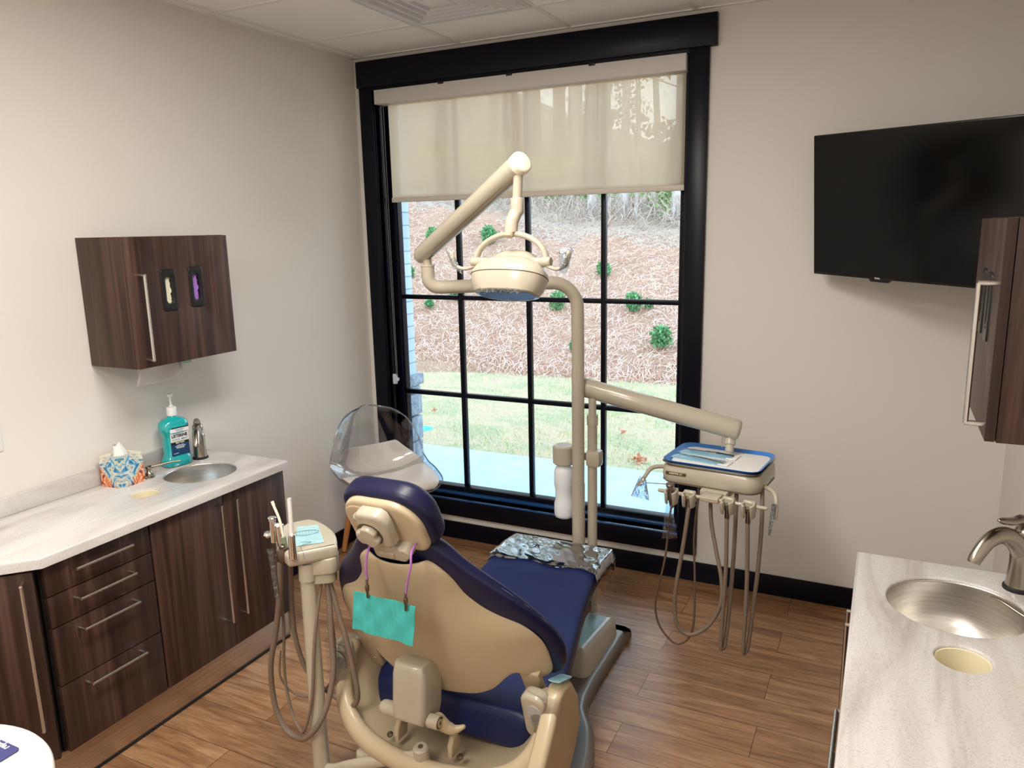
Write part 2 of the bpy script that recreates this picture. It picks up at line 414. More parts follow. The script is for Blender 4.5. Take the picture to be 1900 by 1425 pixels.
M_oak = mat('beech_leg', None, 0.45)
g = noise(M_oak, coords(M_oak, (60, 60, 5)), 1.0, 3); setc(M_oak, ramp(M_oak, g, [(0.3, rgb(192, 124, 70)), (0.7, rgb(218, 152, 96))]))
M_pad = mat('white_leatherette', rgb(222, 214, 206), 0.38, coat=0.2)
M_tv = mat('tv_gloss_black', (0.003, 0.003, 0.003, 1), 0.12, spec=0.35)
M_paper = mat('white_paper', rgb(236, 234, 232), 0.8, spec=0.2)
M_bluetray = mat('blue_plastic_tray', rgb(66, 128, 206), 0.3)
M_tile = M_ceil
print('materials ready')

# ------------------------------------------------------------ room shell
b = NB(); box(b, -0.12, 3.40, W_F - 0.12, 0.16, -0.12, 0.0); struct('floor', b, M_floor)
b = NB(); box(b, -0.12, 0.0, W_F - 0.12, 0.16, 0.0, H); struct('wall_left', b, M_wall)
b = NB(); box(b, W_R, W_R + 0.12, W_F - 0.12, 0.16, 0.0, H); struct('wall_right', b, M_wall)
b = NB(); box(b, 0.0, W_R, W_F - 0.12, W_F, 0.0, H); struct('wall_front', b, M_wall)
WX0, WX1, WZ0, WZ1 = 0.13, 1.875, 0.245, 2.565
b = NB()
box(b, 0.0, WX0, 0.0, 0.16, 0.0, H); box(b, WX1, W_R, 0.0, 0.16, 0.0, H)
box(b, WX0, WX1, 0.0, 0.16, 0.0, WZ0); box(b, WX0, WX1, 0.0, 0.16, WZ1, H)
struct('wall_back', b, M_wall)
b = NB(); box(b, -0.12, 3.40, W_F - 0.12, 0.16, H, H + 0.10); ceil = struct('ceiling', b, M_ceil)
b = NB()
for k in range(6):
    x = 0.077 + 0.6096 * k
    if x < W_R: box(b, x - 0.012, x + 0.012, W_F, 0.0, H - 0.005, H + 0.001)
for k in range(8):
    y = -0.43 - 0.6096 * k
    if y > W_F: box(b, 0.0, W_R, y - 0.012, y + 0.012, H - 0.0052, H + 0.001)
box(b, 0.0, W_R, -0.022, 0.0, H - 0.006, H + 0.001); box(b, 0.0, 0.022, W_F, 0.0, H - 0.006, H + 0.001); box(b, W_R - 0.022, W_R, W_F, 0.0, H - 0.006, H + 0.001)
struct('ceiling_grid', b, M_tbar, ceil)
def baseboard(name, x0, x1, y0, y1):
    b = NB(); box(b, x0, x1, y0, y1, 0.0, 0.103, 0.003); struct(name, b, M_base)
baseboard('baseboard_back', 0.0, W_R, -0.013, 0.0)
baseboard('baseboard_left', 0.0, 0.013, -1.27, -0.013)
baseboard('baseboard_right', W_R - 0.013, W_R, -1.33, -0.013)
# window: frame and muntins, casing, sill, glass
win = thing('window_1', None, None, (1.0, 0.0, WZ0), kind='structure')
b = NB()
GZ0, GZ1, GX0, GX1 = 0.285, 2.525, 0.175, 1.83
box(b, WX0, GX0, 0.085, 0.15, WZ0, WZ1, 0.004); box(b, GX1, WX1, 0.085, 0.15, WZ0, WZ1, 0.004)
box(b, GX0, GX1, 0.085, 0.15, WZ0, GZ0, 0.004); box(b, GX0, GX1, 0.085, 0.15, GZ1, WZ1, 0.004)
box(b, GX0 - 0.012, GX0 + 0.004, 0.098, 0.14, GZ0, GZ1); box(b, GX1 - 0.004, GX1 + 0.012, 0.098, 0.14, GZ0, GZ1)
struct('window_frame', b, M_trim, win)
b = NB()
for x in (0.570, 1.000, 1.430): box(b, x - 0.0125, x + 0.0125, 0.100, 0.138, GZ0, GZ1, 0.005)
for z in (0.843, 1.415, 1.987): box(b, GX0, GX1, 0.101, 0.137, z - 0.0125, z + 0.0125, 0.005)
struct('muntins', b, M_trim, win)
b = NB(); box(b, GX0 - 0.01, GX1 + 0.01, 0.117, 0.121, GZ0 - 0.01, GZ1 + 0.01); struct('window_glass', b, M_glass, win)
b = NB(); box(b, WX0, WX1, -0.018, 0.085, WZ0 - 0.012, WZ0, 0.003); box(b, WX0 + 0.0, WX1, 0.052, 0.085, WZ0, WZ0 + 0.016, 0.003); struct('window_sill', b, M_sill, win)
b = NB()
box(b, WX0 - 0.012, WX0, -0.01, 0.15, WZ0, WZ1, 0.001); box(b, WX1, WX1 + 0.012, -0.01, 0.15, WZ0, WZ1, 0.001)
box(b, WX0, WX1, -0.01, 0.15, WZ1, WZ1 + 0.012, 0.001)
box(b, WX0, WX0 + 0.012, 0.02, 0.04, WZ0, WZ1, 0.002); box(b, WX1 - 0.012, WX1, 0.02, 0.04, WZ0, WZ1, 0.002)
struct('window_jamb', b, M_trim, win)
b = NB()
box(b, 0.040, WX0 - 0.004, -0.022, 0.0, 0.144, 2.60, 0.002); box(b, WX1 + 0.004, 1.972, -0.022, 0.0, 0.144, 2.60, 0.002)
box(b, WX0 - 0.004, WX1 + 0.004, -0.022, 0.0, 0.144, WZ0 - 0.004, 0.002)
box(b, 0.035, 2.005, -0.034, 0.0, 2.574, 2.712, 0.003); box(b, WX0 - 0.01, WX1 + 0.01, -0.022, 0.0, 2.555, 2.58)
struct('window_casing', b, M_trim, win)

# ------------------------------------------------------------ outside
rnd = random.Random(4)
GZ = -0.10
def edge_y(x): return 5.35 - 0.10 * max(0.0, -x - 1.2) ** 1.6 * 1.6 if x < -1.2 else 5.35 + 0.03 * sin(2 * x)
def bank_z(x, y):
    t = y - edge_y(x)
    if t < 0: return GZ
    rise = 0.10 * (1 - math.exp(-t * 7))
    top = 11.2
    yy = min(y, top)
    z = GZ + rise + 0.315 * (yy - edge_y(x)) * (1 - 0.25 * math.exp(-t * 1.5))
    if y > top: z += 0.10 * (y - top)
    return z + 0.025 * sin(3.1 * x + 1.3 * y) * min(1, t)
M_conc = mat('pale_concrete', None, 0.75)
g = noise(M_conc, coords(M_conc), 6, 5, 0.6); setc(M_conc, ramp(M_conc, g, [(0.3, rgb(166, 192, 203)), (0.7, rgb(184, 208, 217))]))
M_lawn = mat('dry_lawn', None, 0.95, spec=0.1)
g = noise(M_lawn, coords(M_lawn, (1, 1.6, 1)), 1.3, 5, 0.65, 0.4); g2 = noise(M_lawn, coords(M_lawn), 70, 4, 0.75, 1.5)
c = ramp(M_lawn, g, [(0.32, rgb(212, 184, 148)), (0.48, rgb(206, 186, 150)), (0.60, rgb(176, 176, 132)), (0.70, rgb(212, 196, 160))])
c2 = ramp(M_lawn, g2, [(0.3, (0.45, 0.45, 0.40, 1)), (0.55, (1.0, 1.0, 1.0, 1)), (0.75, (1.25, 1.25, 1.25, 1))]); setc(M_lawn, mixc(M_lawn, 0.85, c, c2, 'MULTIPLY'))
bump(M_lawn, g2, 0.5, 0.03)
M_straw = mat('pine_straw', None, 0.9, spec=0.15)
g = noise(M_straw, coords(M_straw), 26, 5, 0.7, 3.0); g2 = noise(M_straw, coords(M_straw), 2.0, 3)
c = ramp(M_straw, g, [(0.30, rgb(156, 106, 80)), (0.42, rgb(206, 158, 128)), (0.55, rgb(228, 188, 160)), (0.75, rgb(240, 210, 186))])
c2 = ramp(M_straw, g2, [(0.35, (0.88, 0.86, 0.86, 1)), (0.6, (1.05, 1.05, 1.05, 1))]); setc(M_straw, mixc(M_straw, 0.7, c, c2, 'MULTIPLY'))
bump(M_straw, g, 0.9, 0.05)
M_litter = mat('forest_litter', None, 0.95, spec=0.1)
g = noise(M_litter, coords(M_litter), 9, 6, 0.75, 2.0)
setc(M_litter, ramp(M_litter, g, [(0.3, rgb(96, 78, 66)), (0.42, rgb(164, 134, 116)), (0.53, rgb(206, 180, 164)), (0.6, rgb(160, 166, 110)), (0.65, rgb(222, 204, 192))])); bump(M_litter, g, 0.8, 0.06)
b = NB(); box(b, -30, 20, 0.16, 1.93, GZ - 0.2, GZ + 0.005); struct('floor_sidewalk', b, M_conc)
b = NB(); box(b, -30, 20, 1.93, 6.5, GZ - 0.2, GZ); struct('floor_lawn', b, M_lawn)
b = NB()
ys = [4.2 + 0.12 * k for k in range(30)] + [7.8 + 0.35 * k for k in range(12)] + [12 + 1.5 * k for k in range(22)]
xs = [-24 + 0.5 * k for k in range(72)]
rows = [[(x, max(y, edge_y(x) - 0.02), bank_z(x, max(y, edge_y(x))) - (0.03 if y <= edge_y(x) else 0)) for x in xs] for y in ys]
V = grid(b, rows)
for f in b.faces:
    c = f.calc_center_median()
    f.material_index = 1 if c.y > 10.3 + 0.4 * sin(0.8 * c.x) + 0.3 * sin(2.3 * c.x) else 0
struct('floor_bank', b, [M_straw, M_litter])
# loose needles lying on the bank
def strands(n, region, L, w, zoff=0.008, jit=0.05, up=0.03):
    b = NB()
    for _ in range(n):
        x, y = region()
        a = rnd.uniform(0, 2 * pi); cv = rnd.uniform(-1.6, 1.6); ln = L * rnd.uniform(0.5, 1.3); p = []
        px, py = x, y
        tw = rnd.uniform(-1, 1)
        for k in range(5):
            p.append((px, py, a)); px += cos(a) * ln / 4; py += sin(a) * ln / 4; a += cv * 0.25
        prev = None
        for k, (qx, qy, qa) in enumerate(p):
            z = bank_z(qx, qy) + zoff + up * sin(pi * k / 4) * abs(tw)
            ww = w * (1 - 0.6 * abs(k - 2) / 2)
            n1 = b.verts.new((qx - sin(qa) * ww, qy + cos(qa) * ww, z)); n2 = b.verts.new((qx + sin(qa) * ww, qy - cos(qa) * ww, z + ww * tw))
            if prev: b.faces.new((prev[0], n1, n2, prev[1]))
            prev = (n1, n2)
    return b
def reg_bank():
    y = 5.25 + 5.3 * rnd.random() ** 1.3; x = rnd.uniform(-1.9 - 0.57 * (y - 0) + 1.0, 1.9 - 0.28 * (y - 5)); return x, max(y, edge_y(x))
M_needle = mat('pale_needles', rgb(246, 214, 188), 0.8); M_needled = mat('brown_needles', rgb(190, 132, 100), 0.8)
obj('pine_needles', strands(13000, reg_bank, 0.20, 0.0026), M_needle, label='pale pine straw needles scattered over the bank outside the window', cat='pine straw', kind='stuff', ang=180)
obj('pine_needles', strands(9000, reg_bank, 0.17, 0.0026), M_needled, label='darker reddish pine straw needles mixed through the bank', cat='pine straw', kind='stuff', ang=180)
def blades(n, region, hgt, w):
    b = NB()
    for _ in range(n):
        x, y = region(); z = bank_z(x, y); a = rnd.uniform(0, 2 * pi); l = hgt * rnd.uniform(0.4, 1.2); lean = rnd.uniform(-0.8, 0.8) * l
        v = [b.verts.new((x - w * cos(a), y - w * sin(a), z)), b.verts.new((x + w * cos(a), y + w * sin(a), z)), b.verts.new((x + lean * sin(a), y + lean * cos(a), z + l))]
        b.faces.new(v)
    return b
M_blade = mat('straw_blades', rgb(232, 214, 174), 0.9); M_bladeg = mat('green_blades', rgb(178, 196, 140), 0.9)
def reg_lawn():
    y = rnd.uniform(1.95, 5.3); return rnd.uniform(-0.9 - 0.57 * y, 1.9 - 0.05 * y), y
def reg_lawn2():
    while True:
        x, y = reg_lawn()
        if sin(1.7 * x + 0.6) + cos(2.9 * y + x) > 0.2: return x, y
obj('dry_grass', blades(9000, reg_lawn, 0.035, 0.004), M_blade, label='dormant straw coloured grass blades on the lawn', cat='grass', kind='stuff', ang=180)
obj('green_grass', blades(2200, reg_lawn2, 0.04, 0.004), M_bladeg, label='pale green grass blades in patches on the lawn', cat='grass', kind='stuff', ang=180)
# shrubs
M_leaf = [mat('shrub_green', rgb(104, 168, 106), 0.7), mat('shrub_dark_green', rgb(70, 126, 76), 0.7)]
M_twig = mat('shrub_stem', rgb(110, 86, 62), 0.9)
def leafball(b, c, r, n, s, flat=1.0, mis=2):
    for _ in range(n):
        d = Vector((rnd.gauss(0, 1), rnd.gauss(0, 1), rnd.gauss(0, 1))).normalized() * (rnd.random() ** 0.45) * r
        p = Vector(c) + Vector((d.x, d.y, d.z * flat))
        a = Vector((rnd.gauss(0, 1), rnd.gauss(0, 1), abs(rnd.gauss(0.6, 0.8)))).normalized() * s * rnd.uniform(0.6, 1.3)
        q = a.cross(Vector((rnd.gauss(0, 1), rnd.gauss(0, 1), rnd.gauss(0, 1)))).normalized() * s * 0.28
        f = b.faces.new([b.verts.new(p - q), b.verts.new(p + a * 0.5 - q * 1.2), b.verts.new(p + a), b.verts.new(p + a * 0.5 + q * 1.2)])
        f.material_index = rnd.randrange(mis)
def shrub(x, y, r, label, tall=1.2):
    z = bank_z(x, y)
    t = thing('shrub', label, 'shrub', (x, y, z), group=None)
    b = NB(); leafball(b, (x, y, z + r * tall), r, int(320 + 2200 * r), 0.055 if r > .09 else .04, tall); obj('foliage', b, M_leaf, t, ang=180)
    b = NB()
    for k in range(4): tube(b, [(x, y, z - 0.02), (x + 0.3 * r * cos(k * 1.7), y + 0.3 * r * sin(k * 1.7), z + r * 1.2)], 0.006, 6)
    obj('stem', b, M_twig, t)
for x, y, r, lab in ((0.14, 6.04, 0.13, 'bright green shrub lowest on the right of the straw bank, by the last window column'),
    (-0.55, 7.07, 0.12, 'green shrub on the bank just right of the third muntin, below the middle window bar'),
    (-0.36, 7.2, 0.06, 'small brownish green tuft close beside the right shrub under the middle bar'),
    (-1.77, 7.12, 0.12, 'round green shrub between the second and third muntins, left of the curved lamp pole'),
    (-3.47, 7.0, 0.13, 'green shrub low on the bank behind the first muntin, under the lamp elbow'),
    (-3.72, 6.55, 0.06, 'tiny dark shrub lowest on the left of the bank, beside a bigger one'),
    (-1.50, 8.45, 0.10, 'dark green shrub halfway up the bank behind the third muntin'),
    (-4.08, 9.3, 0.15, 'green shrub highest on the bank, seen inside the lamp yoke'),
    (-5.0, 8.8, 0.13, 'green shrub at the left of the bank behind the elbow of the lamp pipe'),
    (-1.02, 5.9, 0.06, 'small green shrub at the foot of the bank beside the post'),
    (-2.76, 7.2, 0.045, 'sparse pale seedling in the middle of the straw bank'),
    (-4.6, 7.35, 0.08, 'thin shrub at the left edge of the bank next to the brick return')):
    shrub(x, y, r, lab)
# trees at the top of the bank
M_bark = mat('grey_pine_bark', None, 0.95)
g = noise(M_bark, coords(M_bark, (7, 7, 1.6)), 3, 6, 0.7, 0.6); setc(M_bark, ramp(M_bark, g, [(0.3, rgb(120, 104, 94)), (0.5, rgb(184, 172, 162)), (0.7, rgb(224, 218, 212))])); bump(M_bark, g, 0.8, 0.04)
M_bark2 = mat('brown_pine_bark', None, 0.95)
g = noise(M_bark2, coords(M_bark2, (7, 7, 1.6)), 3, 6, 0.7, 0.6); setc(M_bark2, ramp(M_bark2, g, [(0.3, rgb(84, 66, 54)), (0.6, rgb(140, 116, 98))]))
M_needleg = [mat('pine_foliage', rgb(150, 168, 96), 0.9), mat('pine_foliage_dark', rgb(92, 104, 62), 0.9), mat('bare_branch', rgb(150, 130, 112), 0.9)]
def tree(x, y, r, label, hgt=13.0, group=None, crown=True, m=None, lean=0.0):
    z = bank_z(x, y)
    t = thing('pine_tree', label, 'tree', (x, y, z), group=group)
    b = NB(); pts = [(x + lean * k / 6 + 0.03 * sin(2 * k + x), y, z - 0.15 + hgt * k / 6) for k in range(7)]
    tube(b, crom(pts, 3), [r * (1.25 if k == 0 else 1 - 0.045 * k) for k in range(19)], 12); obj('trunk', b, m or M_bark, t, ang=180)
    if crown:
        b = NB()
        for k in range(9):
            a = rnd.uniform(0, 2 * pi); zz = z + hgt * rnd.uniform(0.28, 0.98); L = rnd.uniform(0.7, 1.9)
            e = (x + L * cos(a), y + L * sin(a), zz + rnd.uniform(0.0, 0.8)); tube(b, [(x, y, zz), e], [0.03, 0.008], 5, mi=2)
            leafball(b, e, 0.65, 46, 0.20, 0.6, 2)
        obj('crown', b, M_needleg, t, ang=180)
tree(-2.84, 11.6, 0.105, 'grey pine trunk just left of the third muntin at the top of the bank')
tree(-2.14, 11.6, 0.100, 'grey pine trunk just right of the third muntin at the top of the bank')
tree(-1.07, 11.6, 0.110, 'grey pine trunk at the far right of the window, top of the bank')
tree(-1.86, 11.5, 0.030, 'thin pale sapling between the two right hand pine trunks', 6, crown=False)
k = 0
for i in range(27):
    y = rnd.uniform(14.5, 27); x = -2.4 - 0.52 * (y - 12) + rnd.uniform(-5.2, 4.6)
    tree(x, y, rnd.uniform(0.07, 0.15), 'slender pine in the woods beyond the bank, seen through the lowered shade', rnd.uniform(10, 14), 'pines in the woods beyond the bank', True, M_bark2 if i % 2 else M_bark, rnd.uniform(-.5, .5))
# undergrowth
b = NB()
for _ in range(1500):
    y = rnd.uniform(10.8, 15.0); x = -2.6 - 0.5 * (y - 12) + rnd.uniform(-4.6, 3.4); z = bank_z(x, y)
    L = rnd.uniform(0.25, 0.9); a = rnd.uniform(0, 2 * pi); e = rnd.uniform(0.05, 1.2)
    p2 = (x + L * cos(a) * cos(e) * 0.6, y + L * sin(a) * 0.3, z + L * sin(e) * 0.75); m = ((x + p2[0]) / 2 + 0.06, y, (z + p2[2]) / 2 + 0.06)
    tube(b, [(x, y, z - 0.02), m, p2], [0.010, 0.007, 0.004], 4)
obj('bare_brush', b, mat('bare_brush_twigs', rgb(190, 172, 156), 0.9), label='tangle of bare grey twigs along the top of the bank', cat='brush', kind='stuff', ang=180)
b = NB()
for _ in range(90):
    y = rnd.uniform(11.6, 15.5); x = -2.6 - 0.5 * (y - 12) + rnd.uniform(-4.6, 3.6)
    leafball(b, (x, y, bank_z(x, y) + rnd.uniform(0.1, 0.9)), rnd.uniform(0.2, 0.5), 60, 0.10, 0.8)
obj('green_undergrowth', b, [mat('fresh_leaves', rgb(156, 190, 116), 0.8), mat('olive_leaves', rgb(110, 124, 78), 0.8)], label='fresh green undergrowth at the edge of the woods behind the bank', cat='undergrowth', kind='stuff', ang=180)
b = NB()
for _ in range(75):
    y = rnd.uniform(22, 34); x = -2.4 - 0.52 * (y - 12) + rnd.uniform(-11, 9)
    leafball(b, (x, y, bank_z(x, y) + rnd.uniform(0.2, 4.0)), rnd.uniform(0.5, 1.0), 46, 0.30, 0.9)
obj('far_woods', b, [mat('far_olive', rgb(150, 154, 118), 0.9), mat('far_grey_brown', rgb(178, 164, 146), 0.9)], label='hazy olive and grey thicket of the distant woods', cat='woods', kind='stuff', ang=180)
# small things on the lawn
b = NB(); lathe(b, [(0.001, 0.012), (0.07, 0.012), (0.085, 0.004), (0.085, 0.0)], (-1.21, 2.40, GZ), 24, close=False); obj('drain_cover', b, mat('turquoise_disc', rgb(60, 214, 212), 0.5), label='small turquoise disc lying on the lawn left of the first muntin', cat='disc', loc=(-1.21, 2.40, GZ))
for x, y, lab in ((1.03, 2.14, 'clump of rust coloured dead leaves at the pavement edge near the tray'), (-1.48, 3.0, 'small orange dead leaf on the lawn above the turquoise disc'), (0.62, 2.9, 'faint orange leaf on the lawn beyond the delivery arm')):
    b = NB(); leafball(b, (x, y, GZ + 0.02), 0.055 if x > 1 else 0.035, 30 if x > 1 else 8, 0.04, 0.4, 1); obj('dead_leaf', b, mat('rust_leaf', rgb(206, 140, 104), 0.9), label=lab, cat='leaf', loc=(x, y, GZ), ang=180)
# brick veneer return at the left of the opening
M_brick = mat('painted_grey_brick', None, 0.85)
n_, l_, b_ = nt(M_brick); br = n_.new('ShaderNodeTexBrick')
mp = n_.new('ShaderNodeMapping'); mp.inputs['Rotation'].default_value = (0, 0, 0); g_ = n_.new('ShaderNodeNewGeometry'); sx_ = n_.new('ShaderNodeSeparateXYZ'); cx_ = n_.new('ShaderNodeCombineXYZ')
l_.new(g_.outputs['Position'], sx_.inputs[0]); ad_ = n_.new('ShaderNodeMath'); l_.new(sx_.outputs['X'], ad_.inputs[0]); l_.new(sx_.outputs['Y'], ad_.inputs[1]); l_.new(ad_.outputs[0], cx_.inputs[0]); l_.new(sx_.outputs['Z'], cx_.inputs[1])
l_.new(cx_.outputs[0], br.inputs['Vector']); br.inputs['Scale'].default_value = 1; br.inputs['Brick Width'].default_value = 0.21; br.inputs['Row Height'].default_value = 0.0762; br.inputs['Mortar Size'].default_value = 0.004
br.inputs['Color1'].default_value = rgb(190, 206, 214); br.inputs['Color2'].default_value = rgb(206, 218, 224); br.inputs['Mortar'].default_value = rgb(150, 166, 176)
l_.new(br.outputs['Color'], b_.inputs['Base Color'])
b = NB(); box(b, -1.5, 0.13, 0.162, 0.285, 0.90, 3.2); struct('trim_1', b, M_brick)
M_stone = mat('rough_grey_stone', None, 0.9); g = noise(M_stone, coords(M_stone), 14, 5, 0.7); setc(M_stone, ramp(M_stone, g, [(0.3, rgb(120, 130, 138)), (0.7, rgb(190, 196, 200))])); bump(M_stone, g, 1.0, 0.04)
b = NB(); box(b, -1.5, 0.14, 0.162, 0.36, 0.84, 0.91, 0.01)
z = GZ
while z < 0.83:
    hh = rnd.uniform(0.1, 0.17); box(b, -1.5, 0.12 + rnd.uniform(0, 0.02), 0.162, 0.31 + rnd.uniform(0, 0.04), z, min(z + hh - 0.008, 0.84), 0.014); z += hh
struct('trim_2', b, M_stone)
b = NB(); box(b, 1.90, 3.6, 0.162, 0.285, GZ, 3.2); box(b, -1.5, 3.6, 0.162, 0.285, 2.68, 3.3); struct('trim_3', b, M_brick)

# ------------------------------------------------------------ casework
def circ(cx, cy, r, n=40): return [(cx + r * cos(2 * pi * k / n), cy + r * sin(2 * pi * k / n)) for k in range(n)]
def holed(bm, outer, holes, z0, z1, rr=0.008, hr=0.006, M=None, mi=0):
    """CCW outer polygon, CCW holes, rounded top rims"""
    n0 = len(bm.verts); seg = 3
    def ringset(poly, sgn, r):
        lv = [(0.0, z0), (0.0, z1 - r)] + [(r * (1 - cos(radians(90 * k / seg))), z1 - r * (1 - sin(radians(90 * k / seg)))) for k in range(1, seg + 1)]
        rings = [[bm.verts.new((p[0], p[1], z)) for p in (offset2(poly, sgn * i) if i > 0 else poly)] for i, z in lv]
        N = len(poly)
        for A, B in zip(rings, rings[1:]):
            for k in range(N):
                f = bm.faces.new((A[k], A[(k + 1) % N], B[(k + 1) % N], B[k])); f.material_index = mi
        return rings[0], rings[-1]
    bots, tops = [], []
    a, t = ringset(outer, 1, rr); bots.append(a); tops.append(t)
    for hpoly in holes:
        a, t = ringset(hpoly, -1, hr); bots.append(a); tops.append(t)
    for rings in (bots, tops):
        es = []
        for r in rings:
            for k in range(len(r)):
                e = bm.edges.get((r[k], r[(k + 1) % len(r)])); es.append(e or bm.edges.new((r[k], r[(k + 1) % len(r)])))
        res = bmesh.ops.triangle_fill(bm, use_beauty=True, use_dissolve=False, edges=es)
        for f in res['geom']:
            if isinstance(f, bmesh.types.BMFace): f.material_index = mi
    if M is not None:
        bm.verts.ensure_lookup_table(); bmesh.ops.transform(bm, matrix=M, verts=bm.verts[n0:])
    return bm
def bar_handle(b, p0, p1, out, r=0.0052, post=0.034):
    """bar from p0 to p1 (on the door face), standing off along out"""
    p0, p1, out = Vector(p0), Vector(p1), Vector(out)
    a, c = p0 + out * post, p1 + out * post; d = (p1 - p0).normalized()
    tube(b, [a - d * 0.0, c + d * 0.0], r, 10); cyl(b, p0, a + out * r * .5, r, 10); cyl(b, p1, c + out * r * .5, r, 10)

def sideX(side, v): return v if side == 'L' else W_R - v
def fbox(b, side, v0, v1, *a, **k):
    x0, x1 = sorted((sideX(side, v0), sideX(side, v1))); return box(b, x0, x1, *a, **k)
def base_unit(side, name, label, y0, y1, F, fronts, deep=0.0):
    """fronts: list of (kind, ya, yb, za, zb, handle p0, handle p1) in (y, z)"""
    sx = 1 if side == 'L' else -1
    t = thing(name, label, 'cabinet', (sideX(side, F / 2), (y0 + y1) / 2, 0.0))
    b = NB(); G = 0.002
    fbox(b, side, G, F - 0.022, y0, y0 + 0.016, 0.14, 0.798); fbox(b, side, G, F - 0.022, y1 - 0.016, y1, 0.14, 0.798)
    fbox(b, side, G, F - 0.022, y0 + .016, y1 - .016, 0.14, 0.156); fbox(b, side, G, 0.01, y0 + .016, y1 - .016, 0.156, 0.798)
    fbox(b, side, F - 0.04, F - 0.0225, y0 + .016, y1 - .016, 0.156, 0.796)
    fbox(b, side, 0.02, F - 0.070, y0 + .002, y1 - .002, 0.004, 0.14)
    obj('carcass', b, [M_gap], t)
    for kind, ya, yb, za, zb, h0, h1 in fronts:
        b = NB(); fbox(b, side, F - 0.020, F, ya + 0.002, yb - 0.002, za + 0.002, zb - 0.002, 0.0015, 2); p = obj(kind, b, M_wood, t)
        b = NB(); bar_handle(b, (sideX(side, F), h0[0], h0[1]), (sideX(side, F), h1[0], h1[1]), (sx, 0, 0)); obj('handle', b, M_handle, p, label='satin steel bar handle')
    return t
def base_run(side, F, where):
    dr = []
    for za, zb, hz in ((0.688, 0.790, 0.757), (0.580, 0.688, 0.653), (0.377, 0.580, 0.546), (0.140, 0.377, 0.350)):
        dr.append(('drawer', -2.342, -1.958, za, zb, (-2.255, hz), (-2.050, hz)))
    ow = {'L': ('left', 'right'), 'R': ('right', 'left')}[side]
    base_unit(side, 'drawer_cabinet', 'dark walnut base cabinet with four drawers %s' % where[0], -2.345, -1.955, F, dr)
    base_unit(side, 'sink_cabinet', 'dark walnut two door base cabinet %s' % where[1], -1.955, -1.280, F,
              [('door', -1.955, -1.618, 0.14, 0.790, (-1.655, 0.270), (-1.655, 0.760)), ('door', -1.618, -1.280, 0.14, 0.790, (-1.577, 0.272), (-1.577, 0.760))])
base_run('L', 0.455, ('under the left counter', 'under the left sink, next to the guest chair'))
base_run('R', 0.495, ('under the right counter, handles showing past its edge', 'under the right sink'))
b = NB(); fbox(b, 'L', 0.002, 0.452, -1.280, -1.276, 0.14, 0.798); obj('end_panel', b, M_wood, D.objects['sink_cabinet'])
b = NB(); fbox(b, 'R', 0.002, 0.492, -1.280, -1.276, 0.14, 0.798); obj('end_panel', b, M_wood, D.objects['sink_cabinet.001'])
# toe kicks
def toekick(side, F, y0, label):
    b = NB(); fbox(b, side, F - 0.060, F - 0.052, y0, -1.290, 0.012, 0.138, 0.001); fbox(b, side, F - 0.058, F - 0.050, y0, -1.290, 0.0, 0.012, mi=1)
    obj('toe_kick', b, [M_kick, M_rubber], label=label, cat='toe kick', loc=(sideX(side, F - 0.055), (y0 - 1.29) / 2, 0))
toekick('L', 0.478, -2.39, 'brushed metal toe kick along the floor under the left cabinets')
toekick('R', 0.515, -3.0, 'brushed metal toe kick along the floor under the right cabinets')
# chamfered corner unit at the near end of the left run
t = thing('corner_cabinet', 'dark walnut corner cabinet with one angled door at the near end of the left counter', 'cabinet', (0.2, -2.5, 0.0))
P0 = Vector((0.455, -2.372, 0)); dd = Vector((-0.68, -0.733, 0)).normalized(); nn = Vector((dd.y * -1, dd.x, 0)) * -1
nn = Vector((0.733, -0.68, 0)).normalized()
b = NB(); prism(b, [(0.004, -2.35), (0.004, -2.72), (0.125, -2.70), (0.425, -2.378), (0.425, -2.35)], 0.658, Matrix.Translation((0, 0, 0.14)))
prism(b, [(0.02, -2.36), (0.02, -2.70), (0.10, -2.68), (0.385, -2.388), (0.385, -2.36)], 0.136, Matrix.Translation((0, 0, 0.004)))
obj('carcass', b, M_gap, t)
FM = frameM(P0, dd, (0, 0, 1))          # local z points into the cabinet
b = NB(); box(b, 0.002, 0.44, 0.14, 0.79, 0.0, 0.020, 0.0015, M=FM); dr = obj('door', b, M_wood, t)
hp = P0 + dd * 0.028
b = NB(); bar_handle(b, (hp.x, hp.y, 0.27), (hp.x, hp.y, 0.762), nn); obj('handle', b, M_handle, dr, label='satin steel bar handle')
b = NB(); q = FM @ Matrix.Translation((0, 0, 0.045)); box(b, 0.0, 0.42, 0.0, 0.138, 0, 0.008, M=q); obj('kick_panel', b, M_kick, t)
# right run continues towards the viewer
base_unit('R', 'base_cabinet', 'dark walnut single door cabinet at the near end of the right counter', -2.98, -2.345, 0.495, [('door', -2.98, -2.345, 0.14, 0.79, (-2.40, 0.27), (-2.40, 0.76))])

